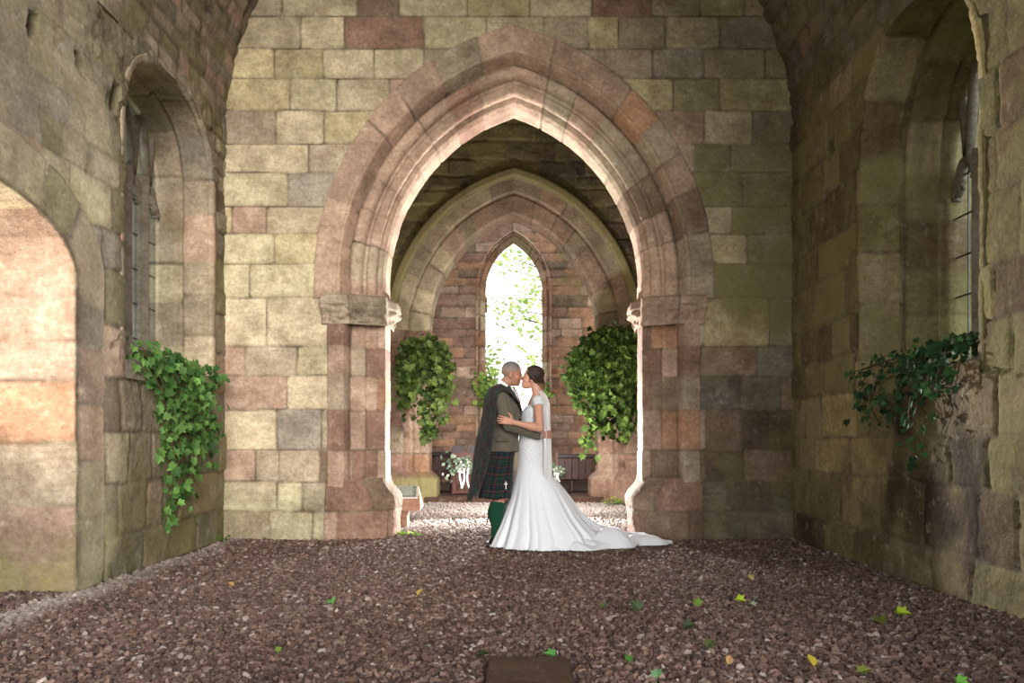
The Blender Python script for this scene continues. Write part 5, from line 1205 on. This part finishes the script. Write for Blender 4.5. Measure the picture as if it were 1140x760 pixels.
# hair swept back into a low bun
hb_ = Field(bc + np.array([-.13, -.13, -.18]), bc + np.array([.20, .13, .16]), .0048); T = lambda *p: bc + bR @ (np.array(p) * bs)
hb_.ell(T(-.016, 0, .040), np.array([.106, .086, .096]) * bs, bR, 0)
X_, Y_, Z_ = hb_.pts(); PH = np.stack([X_, Y_, Z_], -1); q = (PH - bc) @ bR / bs
cut = np.maximum(q[..., 0] - .062 + .55 * np.maximum(.075 - q[..., 2], 0), -.035 - q[..., 2] + .4 * q[..., 0])
hb_.Fv = np.maximum(hb_.Fv, (cut * bs).astype(np.float32))
hb_.ell(T(-.030, 0, .070), np.array([.085, .075, .068]) * bs, bR, .02)
hb_.ell(T(-.100, 0, -.050), np.array([.052, .064, .058]) * bs, bR, .025); hb_.ell(T(-.104, -.02, -.092), np.array([.036, .042, .036]) * bs, bR, .015); hb_.ell(T(-.080, .02, -.100), np.array([.036, .034, .034]) * bs, bR, .015)
for s_ in (-1, 1):
    hb_.cap(T(.045, s_ * .058, .055), T(-.02, s_ * .088, .005), .020, .018, .015); hb_.cap(T(-.02, s_ * .086, .005), T(-.075, s_ * .05, -.035), .020, .022, .015)
    hb_.cap(T(.03, s_ * .072, .025), T(.02, s_ * .074, -.035), .006, .004, .006)
swirl = .0035 * np.sin(q[..., 2] * 220 + q[..., 0] * 160 + 6 * np.sin(q[..., 1] * 40)); hb_.Fv += swirl.astype(np.float32)
def hcol(V):
    q = (V - bc) @ bR / bs; t = sstep(-.01, -.06, q[:, 2]) * (q[:, 0] < -.03); n = 1 + .35 * vnoise(V, 60, 4)
    return (lin((58, 42, 36)) * (1 - t[:, None]) + lin((134, 100, 72)) * t[:, None]) * n[:, None]
hair = solid('hair', hb_, None, 'hair', bride, BO, 1, hcol)
n = 46; pos = []
for k in range(n):
    u = RNG.random(); pos.append(T(-.035 - .062 * u + RNG.normal(scale=.008), -.094 + .035 * u + RNG.normal(scale=.006), .050 - .085 * u + RNG.normal(scale=.012)))
pos = np.array(pos) - BO
V, Fc, C = leaf_cloud(pos, np.tile(np.array([[.2, -1.0, .2]]), (n, 1)), RNG.uniform(.012, .022, n), np.tile(lin((236, 230, 222)), (n, 1)), OVAL, hang=0)
mk('hair_flowers', V, Fc, M['petal'], hair, col=C, smooth=False)['label'] = 'white sprigs of small flowers pinned above the bun'
# gown: bodice, hips, flared skirt and train in one surface
prof = [  # px y, left, right, half depth
    (448.5, 590, 607.5, .125), (452, 585, 609.2, .135), (457, 580.8, 609.2, .14), (462, 580, 608.8, .138), (468, 580, 608, .13), (475, 579.2, 606, .122), (482, 578.4, 604.6, .12), (490, 577.6, 605.2, .132), (498, 576.6, 606.2, .155), (506, 575.8, 606.6, .17),
    (514, 575.2, 606.2, .178), (520, 574.6, 607.6, .182), (526, 573.8, 612, .19), (535, 572, 620.5, .215), (544, 570, 628.5, .25), (554, 567, 636, .29), (564, 563, 643.5, .335), (575, 558.5, 652, .385), (584, 555, 660.5, .425), (592, 551, 668, .46), (600, 547.5, 672, .49), (606.5, 544.5, 674, .51)]
pr = np.array(prof); nu = 128; na = 300
k = np.linspace(0, 1, nu) ** .9; py_ = pr[0, 0] + (pr[-1, 0] - pr[0, 0]) * k
Lx = (np.interp(py_, pr[:, 0], pr[:, 1]) - VX) * YP / F; Rx = (np.interp(py_, pr[:, 0], pr[:, 2]) - VX) * YP / F; Dy = np.interp(py_, pr[:, 0], pr[:, 3]); Zz = EYE + (VY - py_) * YP / F; Zz[-1] = .02
A = np.linspace(0, 2 * math.pi, na, endpoint=False); Vg = np.zeros((nu, na, 3))
ang_n = fbm(np.stack([np.cos(A) * 2, np.sin(A) * 2, 0 * A], -1), 1.7, 3, 4)
for i in range(nu):
    z = Zz[i]; cx, rx, ry = (Lx[i] + Rx[i]) / 2, (Rx[i] - Lx[i]) / 2, Dy[i]; f = sstep(.72, .05, z) * sstep(.98, .55, z)
    fold = f * (.038 * np.sin(A * 11 + 2.2 * ang_n * 3 + 1.2 * z) + .030 * np.sin(A * 19 + 1.7 + 5 * ang_n) + .035 * ang_n)
    ca, sa = np.cos(A), np.sin(A)
    x = cx + rx * np.sign(ca) * np.abs(ca) ** (1 - .12 * sstep(.9, .5, z)) * (1 + fold); y = YP + .01 * f + ry * sa * (1 + fold)
    # the train: cloth drawn out along the ground to +x and a little back
    low = sstep(.50, .0, z); reach = np.interp(z, [0, .04, .08, .12, .16, .20, .26, .34, .5], [1.50, 1.47, 1.32, 1.14, 1.02, .84, .72, .64, .5])
    tl = np.exp(-((np.angle(np.exp(1j * (A - .10)))) / .36) ** 2) * low
    x = x + tl * np.maximum(0, reach - (cx + rx)); y = y + tl * .06
    wr_ = tl * sstep(.26, .04, z); y = y + wr_ * .05 * np.sin(x * 9 + 20 * z)
    side = np.clip(np.abs(np.angle(np.exp(1j * (A - .10)))) / .9, 0, 1); spread = low * np.exp(-((np.angle(np.exp(1j * (A - .10))) / .75) ** 2)) * (1 - tl) * .30
    x = x + spread * np.maximum(0, reach - (cx + rx)) * .9
    zz = z + 0 * A
    zz = zz + sstep(.22, .05, z) * sstep(.75, 1.1, x) * (.012 * np.sin(x * 17 + y * 11) + .040 * fbm(np.stack([x, y, 0 * x], -1), 7, 2, 8))
    if i > nu - 8: zz = zz + .012 * np.abs(np.sin(A * 46)) * (i - nu + 8) / 8
    Vg[i] = np.stack([x, y, np.maximum(zz, .016)], -1)
# front neckline dips, the back scoops lower
top = sstep(0, 8, np.arange(nu))
for i in range(10):
    w_ = (1 - i / 10); Vg[i, :, 2] += w_ * (.020 * np.sin(A) ** 2 - .055 * np.clip(np.cos(A), 0, 1) ** 2 * 0 - .012)
gf = gridfaces(nu, na, closed_v=True)
gown = mk('gown', Vg.reshape(-1, 3) - BO, gf, M['dress'], bride); sm = gown.modifiers.new('thickness', 'SOLIDIFY'); sm.thickness = .006; sm.offset = -1
# rolled overlays of the train
def drape(x0, x1, yc, wd, hgt, seed, sk=0.0):
    u = np.linspace(0, 1, 60); v = np.linspace(-1, 1, 30); U_, V_ = np.meshgrid(u, v, indexing='ij'); x = x0 + (x1 - x0) * U_ + .03 * V_
    wdt = wd * (np.sin(np.pi * (U_ * .86 + .10)) ** .6); y = yc + sk * U_ + V_ * wdt + .03 * np.sin(9 * U_ + seed)
    q = np.stack([x, y, 0 * x], -1); z = .022 + (1 - V_ ** 2) * hgt * np.sin(np.pi * (U_ * .9 + .05)) ** .7 * (1 + .28 * np.sin(9 * U_ + seed + 3 * V_) + .3 * fbm(q, 5, 2, seed + 1)) + .030 * fbm(q, 9, 2, seed) * (1 - V_ ** 2)
    return np.stack([x, y, np.maximum(z, .016)], -1)
for j, a in enumerate(((.62, 1.16, 7.50, .16, .14, 3, .06), (.92, 1.50, 7.70, .14, .09, 9, .06), (.30, .88, 7.36, .10, .05, 5, .02))):
    Pd = drape(*a); o = mk('train_fold', Pd.reshape(-1, 3) - BO, gridfaces(60, 30), M['dress'], gown); sm = o.modifiers.new('thickness', 'SOLIDIFY'); sm.thickness = .004
# sheer lace over shoulders and back with cap sleeves
ly = Field(W(576, 436, -.26), W(616, 466, .26), .005)
ly.cap(sL, sR, .050, .050, .045); ly.ell(W(597, 455), (.098, .142, .122), None, .05); ly.cap(sL, sL + (eL - sL) * .30, .0535, .055, .03); ly.cap(sR, sR + (eR - sR) * .30, .0535, .055, .03)
X_, Y_, Z_ = ly.pts(); PL_ = np.stack([X_, Y_, Z_], -1)
ny_ = np.abs(Y_ - YP); neckc = np.maximum(ny_ - .105 + .25 * np.clip(W(0, 452)[2] - Z_, 0, .3), (W(0, 458)[2]) - Z_)        # wide boat neck
ly.Fv = np.maximum(ly.Fv, (-neckc).astype(np.float32)); ly.Fv = np.maximum(ly.Fv, (W(0, 462)[2] - Z_).astype(np.float32) * (ny_ < .19) + (-1) * (ny_ >= .19))
for s_, e_ in ((sL, eL), (sR, eR)):
    d = (e_ - s_) / np.linalg.norm(e_ - s_); t = (PL_ - s_) @ d; ly.Fv = np.maximum(ly.Fv, np.where(np.abs(Y_ - s_[1]) < .11, t - .055, -9).astype(np.float32))
solid('lace_sleeves', ly, (232, 228, 226), 'dress', bride, BO, 1)['label'] = 'lace yoke with short cap sleeves'
# veil from the bun down the back
nv_, nw = 60, 50; Vv = np.zeros((nv_, nw, 3))
for i, t in enumerate(np.linspace(0, 1, nv_)):
    s_ = np.linspace(-1, 1, nw); py = 434 + (531 - 434) * t; px = np.interp(t, [0, .06, .15, .5, 1], [604.5, 609.5, 612.2, 613.2, 614]); wd = .05 + .17 * t ** .6
    p = W(px, py); x = p[0] - .050 * s_ ** 2 - .022 + (.010 + .020 * t ** .5) * np.cos(s_ * 15 + 1.0 + 1.5 * t); y = YP + wd * s_ ; z = p[2] + .012 * t * np.sin(s_ * 13)
    Vv[i] = np.stack([x, y, np.full(nw, 1.0) * z], -1)
mk('veil', Vv.reshape(-1, 3) - BO, gridfaces(nv_, nw), M['tulle'], bride)
SKY, SUN, FLASH, FILL, DOOR, EXPO = 2.6, 5.5, 2300.0, 400.0, 820.0, 0.0

# ------------------------------------------------------------------ camera, daylight, flash
cd_ = bpy.data.cameras.new('camera'); cam = bpy.data.objects.new('camera', cd_); COL.objects.link(cam)
cam.location = (0, 0, EYE); cam.rotation_euler = (math.pi / 2, 0, 0)
cd_.sensor_width = 36; cd_.lens = F / 1140 * 36; cd_.shift_x = -(VX - 570) / 1140; cd_.shift_y = (VY - 380) / 1140; cd_.clip_start = .05; cd_.clip_end = 300
SC.camera = cam
w = bpy.data.worlds.new('sky'); SC.world = w; w.use_nodes = True; n = w.node_tree.nodes; n.clear()
tc = n.new('ShaderNodeTexCoord'); sp = n.new('ShaderNodeSeparateXYZ'); w.node_tree.links.new(tc.outputs['Generated'], sp.inputs[0])
mr = n.new('ShaderNodeMapRange'); mr.inputs[1].default_value = -.1; mr.inputs[2].default_value = .8; w.node_tree.links.new(sp.outputs[2], mr.inputs[0])
mx = n.new('ShaderNodeMix'); mx.data_type = 'RGBA'; mx.inputs[6].default_value = (1, .985, .95, 1); mx.inputs[7].default_value = (.86, .93, 1, 1)
w.node_tree.links.new(mr.outputs[0], mx.inputs[0]); bg = n.new('ShaderNodeBackground'); bg.inputs[1].default_value = SKY
w.node_tree.links.new(mx.outputs[2], bg.inputs[0]); wo = n.new('ShaderNodeOutputWorld'); w.node_tree.links.new(bg.outputs[0], wo.inputs[0])
def lamp(name, typ, loc, energy, col=(1, 1, 1), target=None, **kw):
    l = bpy.data.lights.new(name, typ); l.energy = energy; l.color = col
    for k, v in kw.items(): setattr(l, k, v)
    o = bpy.data.objects.new(name, l); COL.objects.link(o); o.location = loc
    if target is not None: o.rotation_euler = (Vector(target) - Vector(loc)).to_track_quat('-Z', 'Y').to_euler()
    return o
# low veiled sun behind the photographer, through the open west end
lamp('sun', 'SUN', (4, -6, 6), SUN, (1, .95, .87), target=(4 - .28, -5, 6 - .17), angle=math.radians(30))
# added lamp outside the side doorway, standing in for daylight on its jamb
lamp('added_doorway_lamp', 'SPOT', (-4.5, 3.1, 1.2), DOOR, (1, .91, .80), target=(-3.35, 5.3, 1.95), shadow_soft_size=.25, spot_size=math.radians(52), spot_blend=.6)
# the photographer's flash on a stand behind the couple
lamp('flash', 'SPOT', (.20, 11.0, .95), FLASH, (1, .97, .93), target=(.12, 6.0, 2.0), shadow_soft_size=.06, spot_size=math.radians(145), spot_blend=.15)
lamp('flash', 'POINT', (.22, 11.2, .95), FILL, (1, .96, .90), shadow_soft_size=.10)  # added fill lamp next to the flash, to brighten the crossing
SC.view_settings.view_transform = 'Standard'; SC.view_settings.look = 'None'; SC.view_settings.gamma = 1.0; SC.view_settings.use_curve_mapping = False
SC.view_settings.exposure = EXPO
SC.cycles.use_denoising = True
SC.cycles.max_bounces = 8; SC.cycles.diffuse_bounces = 5; SC.cycles.transparent_max_bounces = 12
SC.cycles.sample_clamp_indirect = 6
